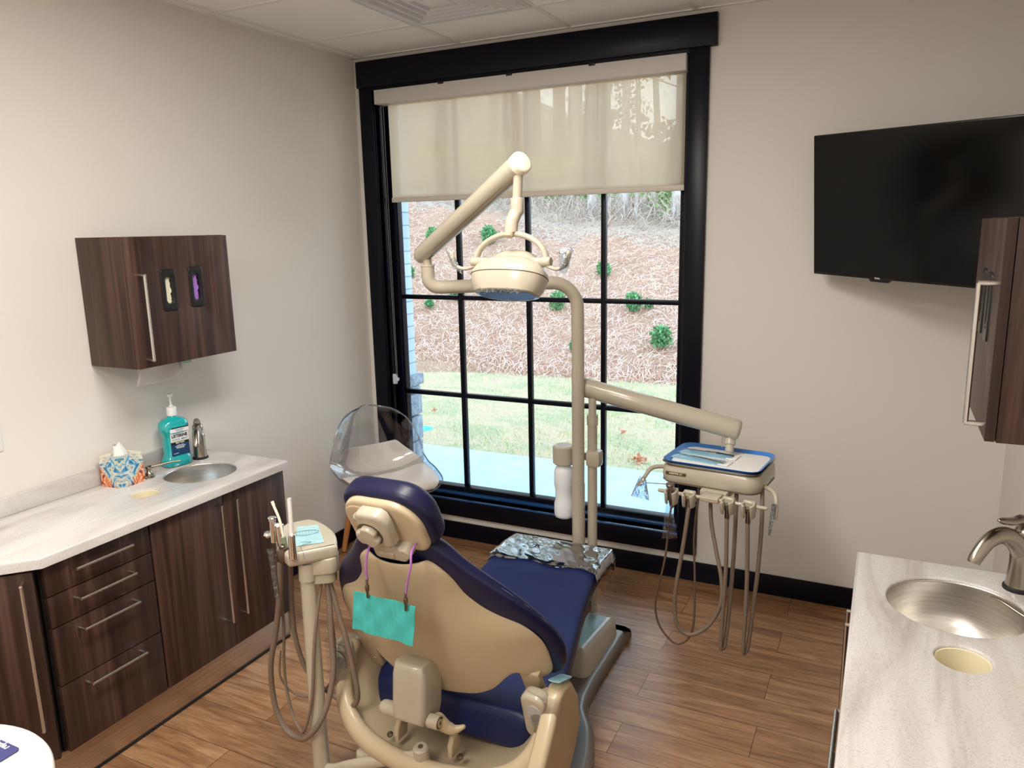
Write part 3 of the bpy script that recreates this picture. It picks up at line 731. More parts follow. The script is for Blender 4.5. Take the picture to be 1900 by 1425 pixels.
SL, SR = (0.250, -1.535, 0.142), (2.968, -1.588, 0.158)
HL, HR = (0.262, -1.812, 0.052), (2.965, -1.858, 0.057)
CT = 0.836
def counter(side, outer, sink, hole, label, splash):
    t = thing('countertop', label, 'countertop', (outer[0][0], outer[0][1], CT))
    b = NB(); holed(b, outer, [circ(*sink, n=56), circ(*hole, n=40)], CT - 0.036, CT); obj('worktop', b, M_counter, t, ang=50)
    b = NB(); box(b, *splash, CT - 0.0, CT + 0.068, 0.003); obj('backsplash', b, M_counter, t)
    b = NB(); cx, cy, r = hole; lathe(b, [(r - 0.0005, 0.019), (r - 0.003, 0.018), (r - 0.004, -0.14), (0.004, -0.145)], (cx, cy, CT - 0.026), 36, close=False)
    obj('waste_chute', b, M_cream, t, label='cream plastic ring of the waste hole', ang=60)
    return t
M_cream = mat('cream_plastic', rgb(236, 226, 196), 0.5)
ctL = counter('L', [(0.0, -1.270), (0.0, -2.745), (0.112, -2.745), (0.480, -2.357), (0.480, -1.270)], SL, HL, 'long pale marbled left countertop with chamfered near corner and backsplash', (0.0, 0.016, -2.745, -1.372))
ctR = counter('R', [(2.730, -3.0), (W_R, -3.0), (W_R, -1.330), (2.730, -1.330)], SR, HR, 'pale marbled right countertop reaching to the bottom of the view', (W_R - 0.016, W_R, -3.0, -1.40))
M_sinkb = mat('sink_steel', None, 0.27, metal=1.0)
g = noise(M_sinkb, coords(M_sinkb, (4, 4, 240)), 1.0, 3); setc(M_sinkb, ramp(M_sinkb, g, [(0.3, (0.66, 0.63, 0.59, 1)), (0.7, (0.80, 0.77, 0.73, 1))]))
M_sinkb.node_tree.nodes['Principled BSDF'].inputs['Anisotropic'].default_value = 0.7
def sink(s, label):
    cx, cy, r = s; t = thing('sink', label, 'sink', (cx, cy, CT - 0.17))
    b = NB(); z0 = CT - 0.034
    pr = [(r - 0.0005, CT - 0.007), (r - 0.002, CT - 0.008)] + [((r - 0.002) * cos(radians(a)) ** 0.5, CT - 0.012 - (z0 - 0.13 < 9) * 0.152 * sin(radians(a))) for a in range(0, 88, 6)] + [(0.022, z0 - 0.1305)]
    lathe(b, pr, (cx, cy, 0), 56, close=False); obj('bowl', b, M_sinkb, t, ang=60)
    b = NB(); lathe(b, [(0.024, z0 - 0.129), (0.020, z0 - 0.133), (0.002, z0 - 0.134)], (cx, cy, 0), 24, close=False); obj('drain', b, M_chrome, t)
sink(SL, 'round brushed steel sink set in the left countertop'); sink(SR, 'round brushed steel sink set in the right countertop')

def faucet(loc, rz, label, sc=1.0):
    t = thing('faucet', label, 'faucet', loc, rz, local=True); t.scale = (sc, sc, sc)
    b = NB(); lathe(b, [(0.033, 0), (0.033, 0.006), (0.029, 0.010)], n=28); obj('base_ring', b, M_rubber, t)
    b = NB(); lathe(b, [(0.029, 0.008), (0.027, 0.02), (0.025, 0.06), (0.026, 0.10), (0.024, 0.112), (0.018, 0.118)], n=28)
    tube(b, crom([(0.0, 0, 0.085), (0.03, 0, 0.122), (0.07, 0, 0.143), (0.11, 0, 0.136), (0.142, 0, 0.105), (0.150, 0, 0.090)], 5), [0.024 - 0.010 * k / 25 for k in range(26)], 18, 'flat', ry=0.86)
    obj('body', b, M_nickel, t, ang=60)
    b = NB(); lathe(b, [(0.017, 0.118), (0.022, 0.128), (0.023, 0.140), (0.018, 0.153), (0.006, 0.158)], n=24)
    tube(b, crom([(-0.004, 0, 0.145), (0.01, 0, 0.172), (0.045, 0, 0.172), (0.085, 0, 0.180)], 5), [0.014, 0.013, 0.012, 0.011, 0.011, 0.010, 0.010, 0.010, 0.009, 0.009, 0.009, 0.009, 0.008, 0.008, 0.006, 0.004], 14, 'round', ry=1.25)
    obj('lever', b, M_nickel, t, ang=60)
faucet((0.094, -1.392, CT), radians(-45), 'brushed nickel faucet behind the left sink, seen from its front')
faucet((3.122, -1.425, CT), radians(-135), 'brushed nickel faucet with arched spout beside the right sink', 1.14)
def soap_pump(loc, rz, label):
    t = thing('soap_pump', label, 'soap pump', loc, rz, local=True)
    b = NB(); lathe(b, [(0.021, 0), (0.021, 0.004), (0.015, 0.008), (0.015, 0.018), (0.010, 0.024), (0.009, 0.034), (0.013, 0.040), (0.013, 0.048), (0.008, 0.052)], n=24); obj('collar', b, M_nickel, t)
    b = NB(); tube(b, crom([(0, 0, 0.044), (0.04, 0, 0.048), (0.09, 0, 0.055), (0.118, 0, 0.054)], 4), 0.0042, 10, 'round'); obj('spout', b, M_nickel, t)
soap_pump((0.117, -1.672, CT), radians(47), 'small nickel soap pump beside the tissue box, spout towards the left sink')
soap_pump((3.118, -1.715, CT), radians(133), 'nickel soap pump at the right edge, its spout lying over the right sink')

# wall cabinets
M_glove = mat('lilac_glove', rgb(170, 120, 210), 0.6); M_glovew = mat('pale_glove', rgb(228, 226, 200), 0.6)
def wall_cabinet(side, label, y0, y1, gl):
    sx = 1 if side == 'L' else -1; F = 0.277
    t = thing('wall_cabinet', label, 'cabinet', (sideX(side, F / 2), (y0 + y1) / 2, 1.308))
    b = NB(); fbox(b, side, 0.002, F - 0.022, y0, y1, 1.308, 1.796, 0.001); obj('carcass', b, M_wood, t)
    X = sideX(side, F); A = Vector((0, 1 if side == 'L' else -1, 0)); FM = frameM((X - sx * 0.02, 0, 0), A, (0, 0, 1))
    fl = lambda y: y * A.y
    outer = [(min(fl(y0), fl(y1)) + .0015, 1.3095), (max(fl(y0), fl(y1)) - .0015, 1.3095), (max(fl(y0), fl(y1)) - .0015, 1.7945), (min(fl(y0), fl(y1)) + .0015, 1.7945)]
    cs = [((y0 + 0.167), 1.592), ((y0 + 0.298), 1.595)]
    b = NB(); holed(b, outer, [rrect(0.058, 0.148, 0.01, 3, fl(c[0]), c[1]) for c in cs], 0.0, 0.020, 0.0015, 0.0008, FM); d = obj('door', b, M_wood, t)
    b = NB(); bar_handle(b, (X, y0 + 0.036, 1.341), (X, y0 + 0.036, 1.656), (sx, 0, 0), 0.0058, 0.036); obj('handle', b, M_handle, d, label='satin steel bar handle')
    for c, gm, nm in zip(cs, gl, ('pale', 'lilac')):
        cc = (fl(c[0]), c[1])
        b = NB(); ov = [(cc[0] + 0.016 * cos(a) * (1 if abs(sin(a)) < .7 else 1), cc[1] + 0.036 * (1 if sin(a) > 0 else -1) * (abs(sin(a)) > 1e-9) + 0.016 * sin(a)) for a in [2 * pi * k / 28 + .01 for k in range(28)]]
        holed(b, rrect(0.070, 0.160, 0.012, 4, *cc), [ov], 0.012, 0.024, 0.003, 0.003, FM); obj('glove_bezel', b, M_black, d, label='glossy black glove box frame')
        b = NB(); rows = []
        for i in range(15):
            v = -0.056 + 0.112 * i / 14
            rows.append([FM @ Vector((cc[0] - 0.018 + 0.036 * k / 8, cc[1] + v, 0.006 + 0.004 * sin(23 * v * 10 + k * 1.9) + 0.003 * cos(k * 2.3 + i))) for k in range(9)])
        grid(b, rows); obj('glove', b, gm, d, label='%s glove in the opening' % nm, ang=180)
    return t
wall_cabinet('L', 'dark walnut wall cabinet with two glove openings on the left wall', -1.778, -1.301, (M_glovew, M_glove))
wall_cabinet('R', 'dark walnut wall cabinet on the right wall below the television', -1.752, -1.235, (M_black, M_black))
# paper towel hanging below, green pump end
b = NB(); rows = []
for i in range(9):
    z = 1.312 - 0.092 * i / 8
    rows.append([(0.160 + 0.010 * sin(5 * k / 14 + i * .5) - 0.004 * i / 8, -1.704 + 0.209 * k / 14, z + (0.018 * (k / 14) - 0.01 * sin(pi * k / 14)) * i / 8) for k in range(15)])
rowsB = [[(p[0] - 0.001, p[1], p[2]) for p in r] for r in rows]
slab(b, rows, rowsB)
obj('paper_towel', b, mat('towel_paper', rgb(226, 224, 220), 0.9, spec=0.1, alpha=0.93), label='white paper towel hanging below the left wall cabinet', cat='paper towel', loc=(0.16, -1.6, 1.31), ang=180)
b = NB(); box(b, 0.13, 0.165, -1.482, -1.444, 1.276, 1.308, 0.006); obj('dispenser_tip', b, mat('pale_green_plastic', rgb(160, 196, 168), 0.5), label='pale green plastic tip under the left wall cabinet, right of the paper towel', cat='dispenser', loc=(0.15, -1.46, 1.276))
# switch plate
t = thing('switch_plate', 'white wall plate at the left edge above the left counter', 'switch plate', (0.0, -2.184, 1.12))
b = NB(); box(b, 0.0, 0.006, -2.222, -2.150, 1.068, 1.182, 0.002); obj('plate', b, M_white, t)
b = NB(); box(b, 0.006, 0.011, -2.202, -2.170, 1.09, 1.16, 0.002); obj('rocker', b, M_white, t)
# tissue box
M_tiss = mat('swirl_print_card', None, 0.45)
def make_tiss():
    m = M_tiss; n, l, b = nt(m); tc = n.new('ShaderNodeTexCoord'); sp = n.new('ShaderNodeSeparateXYZ'); l.new(tc.outputs['Object'], sp.inputs[0])
    def mth(op, a, c):
        x = n.new('ShaderNodeMath'); x.operation = op
        for i, v in enumerate((a, c)):
            if isinstance(v, (int, float)): x.inputs[i].default_value = v
            else: l.new(v, x.inputs[i])
        return x.outputs[0]
    u = mth('SUBTRACT', mth('ADD', sp.outputs['Y'], 0.11), sp.outputs['X']); cb = n.new('ShaderNodeCombineXYZ'); l.new(u, cb.inputs[0]); l.new(sp.outputs['Z'], cb.inputs[1])
    f = noise(m, cb.outputs[0], 17, 1.5, 0.5, 2.6)
    blue = ramp(m, f, [(0.30, rgb(36, 84, 130)), (0.40, rgb(70, 160, 200)), (0.46, rgb(230, 224, 206)), (0.53, rgb(150, 160, 150)), (0.58, rgb(232, 226, 208)), (0.66, rgb(30, 120, 140)), (0.74, rgb(90, 176, 200))])
    ora = ramp(m, f, [(0.32, rgb(96, 52, 32)), (0.44, rgb(196, 84, 40)), (0.52, rgb(222, 120, 66)), (0.57, rgb(232, 214, 186)), (0.63, rgb(176, 70, 36)), (0.75, rgb(120, 84, 60))])
    crm = rgb(226, 220, 200)
    k = mth('MULTIPLY', mth('SUBTRACT', mth('ADD', mth('MULTIPLY', mth('SUBTRACT', u, 0.052), 1.0), mth('MULTIPLY', f, 0.05)), sp.outputs['Z']), 60)
    k1 = n.new('ShaderNodeClamp'); l.new(k, k1.inputs[0])
    c = mixc(m, k1.outputs[0], blue, ora)
    k2 = n.new('ShaderNodeClamp'); l.new(mth('MULTIPLY', mth('SUBTRACT', mth('ADD', u, mth('MULTIPLY', f, 0.06)), 0.115), 60), k2.inputs[0])
    hz = n.new('ShaderNodeClamp'); l.new(mth('MULTIPLY', mth('SUBTRACT', sp.outputs['Z'], 0.085), 60), hz.inputs[0])
    c = mixc(m, k2.outputs[0], c, mixc(m, hz.outputs[0], c, crm)); setc(m, c)
make_tiss()
t = thing('tissue_box', 'square tissue box printed with blue and orange swirls on the left counter', 'tissue box', (0.084, -1.765, CT), radians(4), local=True)
b = NB(); hw = 0.054; hh = 0.122
holed(b, [(-hw, -hw), (hw, -hw), (hw, hw), (-hw, hw)], [[(0.030 * cos(a), 0.038 * sin(a)) for a in [2 * pi * k / 24 for k in range(24)]]], 0.0, hh, 0.0015, 0.0005); obj('carton', b, M_tiss, t)
b = NB(); rows = []
for i in range(9):
    s = i / 8
    rows.append([((0.026 * (1 - s * 0.8)) * cos(2 * pi * k / 16) * (1 + 0.3 * cos(3 * 2 * pi * k / 16 + 1)) - 0.004 * s, 0.034 * (1 - s * 0.55) * sin(2 * pi * k / 16) + 0.010 * s - (0.02 * s * s), hh - 0.02 + 0.062 * s + 0.006 * s * sin(2 * 2 * pi * k / 16)) for k in range(17)])
grid(b, rows); obj('tissue', b, M_paper, t, ang=30)
# mouthwash bottle
t = thing('mouthwash_bottle', 'large bottle of teal mouthwash with white pump behind the left sink', 'bottle', (0.078, -1.502, CT), radians(-10), local=True)
b = NB(); secs = [(0.0, .104, .062), (0.005, .118, .074), (0.028, .121, .076), (0.040, .112, .070), (0.050, .098, .064), (0.115, .097, .064), (0.142, .100, .066), (0.152, .116, .072), (0.172, .122, .074), (0.192, .112, .068), (0.204, .080, .052), (0.211, .036, .034), (0.222, .030, .030)]
rg = []
for z, w, d_ in secs:
    pl = rrect(d_, w, min(w, d_) * 0.40, 5); rg.append([b.verts.new((p[0], p[1], z)) for p in pl])
for A, B in zip(rg, rg[1:]):
    for k in range(len(A)): b.faces.new((A[k], A[(k + 1) % len(A)], B[(k + 1) % len(A)], B[k]))
b.faces.new(rg[0][::-1]); b.faces.new(rg[-1]); obj('bottle', b, M_mouth, t, ang=60)
b = NB(); lathe(b, [(0.020, 0.218), (0.0205, 0.222), (0.0205, 0.252), (0.019, 0.254), (0.009, 0.256), (0.008, 0.262), (0.0045, 0.264), (0.0045, 0.296), (0.011, 0.298), (0.012, 0.306), (0.010, 0.311), (0.003, 0.312)], n=24)
tube(b, [(0.0, 0.0, 0.304), (-0.012, 0.010, 0.305), (-0.022, 0.020, 0.300)], 0.0045, 10, 'round'); obj('pump', b, M_white, t, ang=50)
M_lw = mat('label_white', rgb(236, 238, 238), 0.4); M_lk = mat('label_black', rgb(14, 16, 22), 0.4); M_lb = mat('label_blue', rgb(16, 62, 104), 0.4); M_lt = mat('label_teal_ink', rgb(44, 128, 160), 0.4); M_lg = mat('label_gold', rgb(196, 178, 110), 0.4)
b = NB(); LM = frameM((0.0325, 0, 0), (0, 1, 0), (0, 0, 1)); LX0, LX1 = -0.036, 0.044
def lp(x0, x1, y0, y1, mi, z=0.0): box(b, x0, x1, y0, y1, z, z + 0.0010, mi=mi, M=LM)
lp(LX0, LX1, 0.110, 0.146, 0); lp(LX0, LX1, 0.1075, 0.110, 4); lp(LX0, LX1, 0.098, 0.1075, 1); lp(LX0, LX1, 0.048, 0.098, 2)
LM2 = frameM((0.0372, 0, 0), (0, 1, 0), (0, 0, 1))
box(b, LX0, LX1 + .002, 0.150, 0.166, -0.003, 0.0012, mi=0, M=LM2); box(b, LX0 + .006, LX1 + .002, 0.166, 0.1705, -0.003, 0.0010, mi=1, M=LM2)
cxm = (LX0 + LX1) / 2
text(b, 'LISTERINE', 0.0185, LM @ Matrix.Translation((cxm, 0.1330, 0.0011)), 1, 0.0008, 0.86)
text(b, 'COOL MINT', 0.0122, LM @ Matrix.Translation((cxm + .002, 0.1170, 0.0011)), 3, 0.0002, 1.05)
text(b, 'MILD TASTE', 0.0075, LM @ Matrix.Translation((cxm, 0.1029, 0.0011)), 0, 0.0002, 0.95)
for zz, w in ((0.0930, 0.030), (0.0885, 0.046), (0.0840, 0.040), (0.0800, 0.034), (0.0590, 0.022)):
    xx = LX0 + 0.006
    cxs = cxm if zz > 0.07 else LX0 + 0.018; x = cxs - w / 2
    while x < cxs + w / 2:
        ww = rnd.uniform(0.003, 0.007); lp(x, min(x + ww, cxs + w / 2), zz - 0.0010, zz + 0.0010, 0, 0.0008); x += ww + 0.0016
for zz, w in ((0.161, 0.040), (0.1545, 0.030)): box(b, cxm - w / 2, cxm + w / 2, zz - .0012, zz + .0012, 0.001, 0.0016, mi=3, M=LM2)
obj('label_print', b, [M_lw, M_lk, M_lb, M_lt, M_lg], t, ang=20)
# yellow cup at right edge
b = NB(); lathe(b, [(0.022, 0.0), (0.026, 0.002), (0.031, 0.05), (0.029, 0.05), (0.024, 0.006), (0.002, 0.005)], (3.098, -1.95, CT), 28, close=False); obj('cup', b, mat('yellow_plastic', rgb(232, 190, 84), 0.4), label='yellow cup on the right counter, cut by the right edge of the view', cat='cup', loc=(3.098, -1.95, CT))
# round table, card
t = thing('round_table', 'round speckled white table at the lower left corner', 'table', (1.13, -3.08, 0.0))
b = NB(); lathe(b, [(0.255, 0.700), (0.266, 0.703), (0.271, 0.710), (0.271, 0.730), (0.267, 0.737), (0.258, 0.740)], (1.13, -3.08, 0), 72); obj('tabletop', b, M_table, t, ang=60)
b = NB(); lathe(b, [(0.03, 0.02), (0.03, 0.70)], (1.13, -3.08, 0), 24); obj('pedestal', b, M_grey, t)
b = NB(); lathe(b, [(0.20, 0.0), (0.20, 0.012), (0.05, 0.03)], (1.13, -3.08, 0), 40); obj('base', b, M_grey, t)
b = NB(); prism(b, rrect(0.20, 0.085, 0.008, 4), 0.004, frameM((1.085, -2.906, 0.741), (1, 0, 0), (0, 1, 0)), 0.001)
text(b, 'replay', 0.020, frameM((1.135, -2.876, 0.7452), (-1, 0, 0), (0, -1, 0)), 1, 0.0004)
obj('card', b, [mat('navy_card', rgb(62, 66, 120), 0.35), M_lw], label='navy card with white lettering on the round table', cat='card', loc=(1.085, -2.906, 0.741))

# ------------------------------------------------------------ television
yaw, tilt, roll = 0.6462, 0.1153, 0.0326
Xv = Vector((cos(yaw), -sin(yaw), 0)); Nv = Vector((-sin(yaw), -cos(yaw), 0)); Zv = Vector((0, 0, 1))
Uv = Zv * cos(tilt) + Nv * sin(tilt); X2 = Xv * cos(roll) - Uv * sin(roll); U2 = Uv * cos(roll) + Xv * sin(roll)
TM = frameM((2.464, -0.1154, 1.576), X2, U2)
t = thing('television', 'large black flat television angled across the right corner', 'television', TM.translation)
TW, TH = 0.925, 0.5715
b = NB(); box(b, 0, TW, 0, TH, -0.030, -0.002, 0.004, M=TM); box(b, 0.15, TW - 0.15, 0.06, TH - 0.14, -0.055, -0.028, 0.01, M=TM); obj('housing', b, M_black, t)
b = NB(); box(b, 0.006, TW - 0.006, 0.012, TH - 0.006, -0.003, 0.0005, M=TM); obj('screen', b, M_tv, t)
b = NB(); prism(b, [(0.285, -0.010), (0.365, -0.010), (0.385, 0.006), (0.275, 0.006)], 0.016, TM @ Matrix.Translation((0, 0, -0.016)), 0.001, mi=0)
text(b, 'Roku', 0.011, TM @ Matrix.Translation((0.318, 0.006, 0.0008)), 1, 0.0002)
obj('logo_bump', b, [M_black, mat('logo_silver', (0.7, 0.7, 0.7, 1), 0.3)], t, label='small black tab with a pale logo')
b = NB(); mp_ = TM @ Vector((TW * 0.62, TH * 0.45, -0.05)); tube(b, [mp_, mp_ + Vector((0.05, 0.12, 0)), (3.02, -0.06, mp_.z - 0.0), (3.02, -0.002, mp_.z)], 0.018, 10); box(b, 2.96, 3.08, -0.012, 0.0, mp_.z - 0.1, mp_.z + 0.1, 0.003); obj('mount_arm', b, M_black, t)

# ------------------------------------------------------------ ceiling fittings, roller shade
t = thing('ceiling_light', 'flat panel ceiling light above the left counter side', 'ceiling light', (1.60, -2.26, H - 0.02))
def troffer(t, x, y):
    b = NB(); box(b, x - 0.30, x + 0.30, y - 0.6, y + 0.6, H - 0.012, H + 0.0, 0.002); obj('frame', b, M_white, t)
    b = NB(); box(b, x - 0.27, x + 0.27, y - 0.57, y + 0.57, H - 0.014, H - 0.0125); obj('diffuser', b, M_light, t)
troffer(t, 1.60, -2.26)
t = thing('ceiling_light', 'flat panel ceiling light above the camera end of the room', 'ceiling light', (1.60, -4.09, H - 0.02)); troffer(t, 1.60, -4.09)
t = thing('air_diffuser', 'square white ceiling air diffuser with stepped cones', 'air diffuser', (0.992, -0.745, H - 0.02))
M_diff = mat('diffuser_white_metal', rgb(214, 216, 220), 0.3)
b = NB()
def sqring(b, cx, cy, r0, z0, r1, z1):
    a = [b.verts.new((cx + sx * r0, cy + sy * r0, z0)) for sx, sy in ((1, 1), (-1, 1), (-1, -1), (1, -1))]
    c = [b.verts.new((cx + sx * r1, cy + sy * r1, z1)) for sx, sy in ((1, 1), (-1, 1), (-1, -1), (1, -1))]
    for k in range(4): b.faces.new((a[k], a[(k + 1) % 4], c[(k + 1) % 4], c[k]))
cx, cy = 0.992, -0.740
sqring(b, cx, cy, 0.302, H - 0.001, 0.302, H - 0.012); sqring(b, cx, cy, 0.302, H - 0.012, 0.285, H - 0.012); sqring(b, cx, cy, 0.285, H - 0.012, 0.262, H + 0.004 - 0.01)
obj('frame', b, M_diff, t, ang=20)
b = NB()
for r in (0.262, 0.215, 0.168, 0.121):
    sqring(b, cx, cy, r, H - 0.004, r - 0.026, H - 0.026); sqring(b, cx, cy, r - 0.026, H - 0.026, r - 0.040, H - 0.026); sqring(b, cx, cy, r - 0.040, H - 0.026, r - 0.047, H - 0.004)
sqring(b, cx, cy, 0.074, H - 0.004, 0.060, H - 0.022); sqring(b, cx, cy, 0.060, H - 0.022, 0.001, H - 0.034)
obj('cones', b, M_diff, t, ang=20)
t = thing('roller_shade', 'cream sheer roller shade half lowered over the window', 'roller shade', (1.0, 0.02, 2.48))
b = NB(); box(b, 0.150, 1.871, -0.036, 0.052, 2.481, 2.556, 0.004); obj('valance', b, M_valance, t)
for x in (0.58, 0.98, 1.42):
    b = NB(); box(b, x - 0.017, x + 0.017, -0.038, -0.030, 2.547, 2.560, 0.001); obj('clip', b, M_black, t)
b = NB(); box(b, 0.203, 1.860, 0.0195, 0.0205, 1.975, 2.484); obj('fabric', b, M_shade, t)
b = NB(); box(b, 0.200, 1.863, 0.013, 0.027, 1.955, 1.982, 0.004); obj('bottom_rail', b, M_shaderail, t)
b = NB(); tube(b, [(0.170, 0.0, 2.485), (0.176, 0.004, 0.96)], 0.0024, 6); tube(b, [(0.172, 0.018, 2.485), (0.178, 0.012, 0.96)], 0.0024, 6)
for k in range(150):
    z = 2.48 - k * 0.01; f = (2.485 - z) / 1.52; lathe(b, [(0.001, -0.0028), (0.0032, 0), (0.001, 0.0028)], (0.170 + 0.006 * f, 0.004 * f, z), 6)
obj('bead_chain', b, mat('grey_chain', rgb(120, 124, 132), 0.4, metal=0.5), t)
b = NB(); box(b, 0.150, 0.176, 0.0, 0.018, 0.905, 0.965, 0.004); cyl(b, (0.178, 0.008, 0.935), (0.186, 0.008, 0.935), 0.011); obj('chain_tensioner', b, mat('clear_tensioner', (0.8, 0.9, 1, 1), 0.1, alpha=0.5, spec=1.0), t)

# ------------------------------------------------------------ guest chair
GA = radians(-32); GCX, GCY = 0.335, -0.375
t = thing('guest_chair', 'clear shell chair with white seat pad and beech legs in the window corner', 'chair', (GCX, GCY, 0.0), GA, local=True)
prof = crom([(0.262, 0, 0.425), (0.235, 0, 0.448), (0.12, 0, 0.450), (-0.02, 0, 0.438), (-0.13, 0, 0.450), (-0.190, 0, 0.515), (-0.220, 0, 0.63), (-0.243, 0, 0.74), (-0.255, 0, 0.825)], 4)
NV = len(prof) - 1
def gw(v):
    tb = [(0, .150), (.04, .195), (.12, .235), (.3, .262), (.5, .275), (.62, .272), (.75, .245), (.86, .20), (.93, .155), (.97, .11), (1.0, .05)]
    for (a, x), (c, y) in zip(tb, tb[1:]):
        if v <= c: return x + (y - x) * (v - a) / (c - a)
    return tb[-1][1]
def gp(v, u, off=0.0, ws=1.0):
    k = v * NV; i = min(int(k), NV - 1); p = prof[i].lerp(prof[i + 1], k - i); d = (prof[i + 1] - prof[i]).normalized(); n = Vector((d.z, 0, -d.x))
    w = gw(v) * ws; lift = 0.085 * min(1, v * 2.2) * (1 if v < .55 else max(0.0, 1 - (v - .55) * 2.4)); wrap = 0.10 * max(0.0, min(1, (v - 0.35) * 3)) * (1 if v < .85 else 1 - (v - .85) * 3.5)
    q = p + Vector((wrap * abs(u * ws) ** 2.2, w * u, lift * abs(u * ws) ** 2.4))
    nn_ = Vector((n.x, -0.55 * u * ws, n.z)).normalized() * -1
    if nn_.z < 0 and v < .4: nn_ = -nn_
    return q + nn_ * off
US = [-1 + k / 10 for k in range(21)]
def sgn_n():
    return 1
b = NB(); V1 = [[gp(i / 36, u) for u in US] for i in range(37)]
VB = [[gp(i / 36, u, -0.006) for u in US] for i in range(37)]
slab(b, V1, VB); obj('shell', b, M_clear, t, ang=60, label='clear polycarbonate shell')
b = NB(); edge = [V1[i][0] for i in range(37)] + [V1[36][k] for k in range(1, 20)] + [V1[i][20] for i in range(36, -1, -1)] + [V1[0][k] for k in range(19, 0, -1)]
tube(b, edge, 0.0042, 8, closed=True); obj('shell_rim', b, make_clear('clear_rim', (0.93, 0.97, 0.99, 1), 0.25, 0.9), t, ang=60)
b = NB(); pv = [0.03 + 0.69 * i / 26 for i in range(27)]
def padw(v): return 0.93 if v < .40 else 0.93 - 0.34 * ((v - .40) / .32) ** 2.4
A1 = [[gp(v, u, 0.036 * (1 - abs(u) ** 6) * min(1, (v - 0.01) * 12) * min(1, (0.75 - v) * 8) + 0.008, padw(v)) for u in US] for v in pv]
A2 = [[gp(v, u, 0.004, padw(v)) for u in US] for v in pv]
slab(b, A1, A2); obj('seat_pad', b, M_pad, t, ang=60, sub=1)
b = NB()
box(b, -0.10, 0.12, -0.03, 0.03, 0.405, 0.436, 0.006); box(b, -0.02, 0.04, -0.10, 0.10, 0.405, 0.436, 0.006)
for sx in (1, -1):
    for sy in (1, -1): tube(b, [(0.0, 0.0, 0.415), (0.135 * sx, 0.135 * sy, 0.405)], 0.014, 10); cyl(b, (0.131 * sx, 0.131 * sy, 0.43), (0.141 * sx, 0.141 * sy, 0.372), 0.021, 16, 0.003)
obj('underframe', b, M_white, t)
for sx, sy in ((1, 1), (1, -1), (-1, 1), (-1, -1)):
    b = NB(); cyl(b, (0.139 * sx, 0.139 * sy, 0.39), (0.2 * sx, 0.2 * sy, 0.006), 0.0205, 16, 0.0, r2=0.0135); lg = obj('leg', b, M_oak, t)
    b = NB(); cyl(b, (0.1995 * sx, 0.1995 * sy, 0.008), (0.2 * sx, 0.2 * sy, 0.0), 0.013, 12); obj('foot_cap', b, M_rubber, lg)

# ------------------------------------------------------------ dental chair
CX = 1.610
chair = thing('dental_chair', 'navy dental chair with tan back shell in the middle of the room', 'dental chair', (CX, -1.45, 0.0))
BP = Vector((CX, -1.87, 0.5)); BD = Vector((0, -0.4552, 0.8904)); BF = Vector((0, 0.8904, 0.4552)); BX = Vector((1, 0, 0))
def itp(tb, s):
    if s <= tb[0][0]: return tb[0][1]
    for (a, x), (c, y) in zip(tb, tb[1:]):
        if s <= c:
            k = (s - a) / (c - a); return x + (y - x) * k
    return tb[-1][1]
WSH = [(-.1, .34), (.0, .350), (.05, .362), (.12, .358), (.18, .342), (.22, .316), (.26, .270), (.30, .222), (.36, .172), (.42, .150), (.46, .132), (.485, .095)]
WCU = [(-.1, .36), (.0, .372), (.03, .390), (.08, .396), (.15, .380), (.21, .356), (.27, .325), (.33, .283), (.39, .228), (.43, .192), (.49, .150), (.53, .112), (.548, .07)]
def wing(s, t): return 0.050 * abs(t) ** 3.2 * itp([(-.1, .5), (.0, .8), (.15, 1), (.3, .6), (.45, .2)], s)
def bulge(s, t): return -0.062 * (1 - t * t) ** 1.0 * itp([(-.1, 1.15), (.1, 1), (.25, .75), (.4, .45), (.49, .35)], s)
SB = [(0, -.045), (.40, -.034), (.56, -.006), (.68, .055), (.76, .066), (.85, .020), (.93, .004), (1.0, .020)]
def bk(x, s, off): return BP + BX * x + BD * s + BF * off
TS = [-1 + k / 16 for k in range(33)]
def shell_rows(off):
    R = []
    for i in range(25):
        row = []
        for tt in TS:
            s0 = itp(SB, abs(tt)); s = s0 + (0.485 - s0) * (i / 24); w = itp(WSH, s); k = 1 if i < 24 else .9
            row.append(bk(w * tt, s, bulge(s, tt) + wing(s, tt) + off))
        R.append(row)
    return R
b = NB(); slab(b, shell_rows(-0.004), shell_rows(0.006)); obj('backrest_shell', b, M_beige2, chair, ang=70, sub=1)
def cu_rows(front):
    R = []
    for i in range(25):
        s = -0.008 + 0.556 * i / 24; row = []
        for tt in TS:
            e = (1 - abs(tt) ** 8); endk = min(1.0, (i + 0.4) / 2.0, (24.4 - i) / 2.0)
            off = (0.078 * (0.62 + 0.38 * e) * (0.55 + 0.45 * endk)) if front else (0.010 + 0.012 * (1 - e))
            row.append(bk(itp(WCU, s) * tt, s, wing(s, tt) + off))
        R.append(row)
    return R
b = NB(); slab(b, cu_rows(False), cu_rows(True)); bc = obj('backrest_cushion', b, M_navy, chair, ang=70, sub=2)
# thin light piping along the right and left rims of the cushion
M_pipe = mat('pale_piping', rgb(150, 150, 176), 0.5)
for sg in (-1, 1):
    b = NB(); tube(b, crom([bk(sg * (itp(WCU, s) - .003), s, wing(s, 1) + 0.038) for s in [0.03 + 0.022 * k for k in range(19)]], 2), 0.0014, 6)
    obj('piping', b, M_pipe, bc, label='thin pale piping')
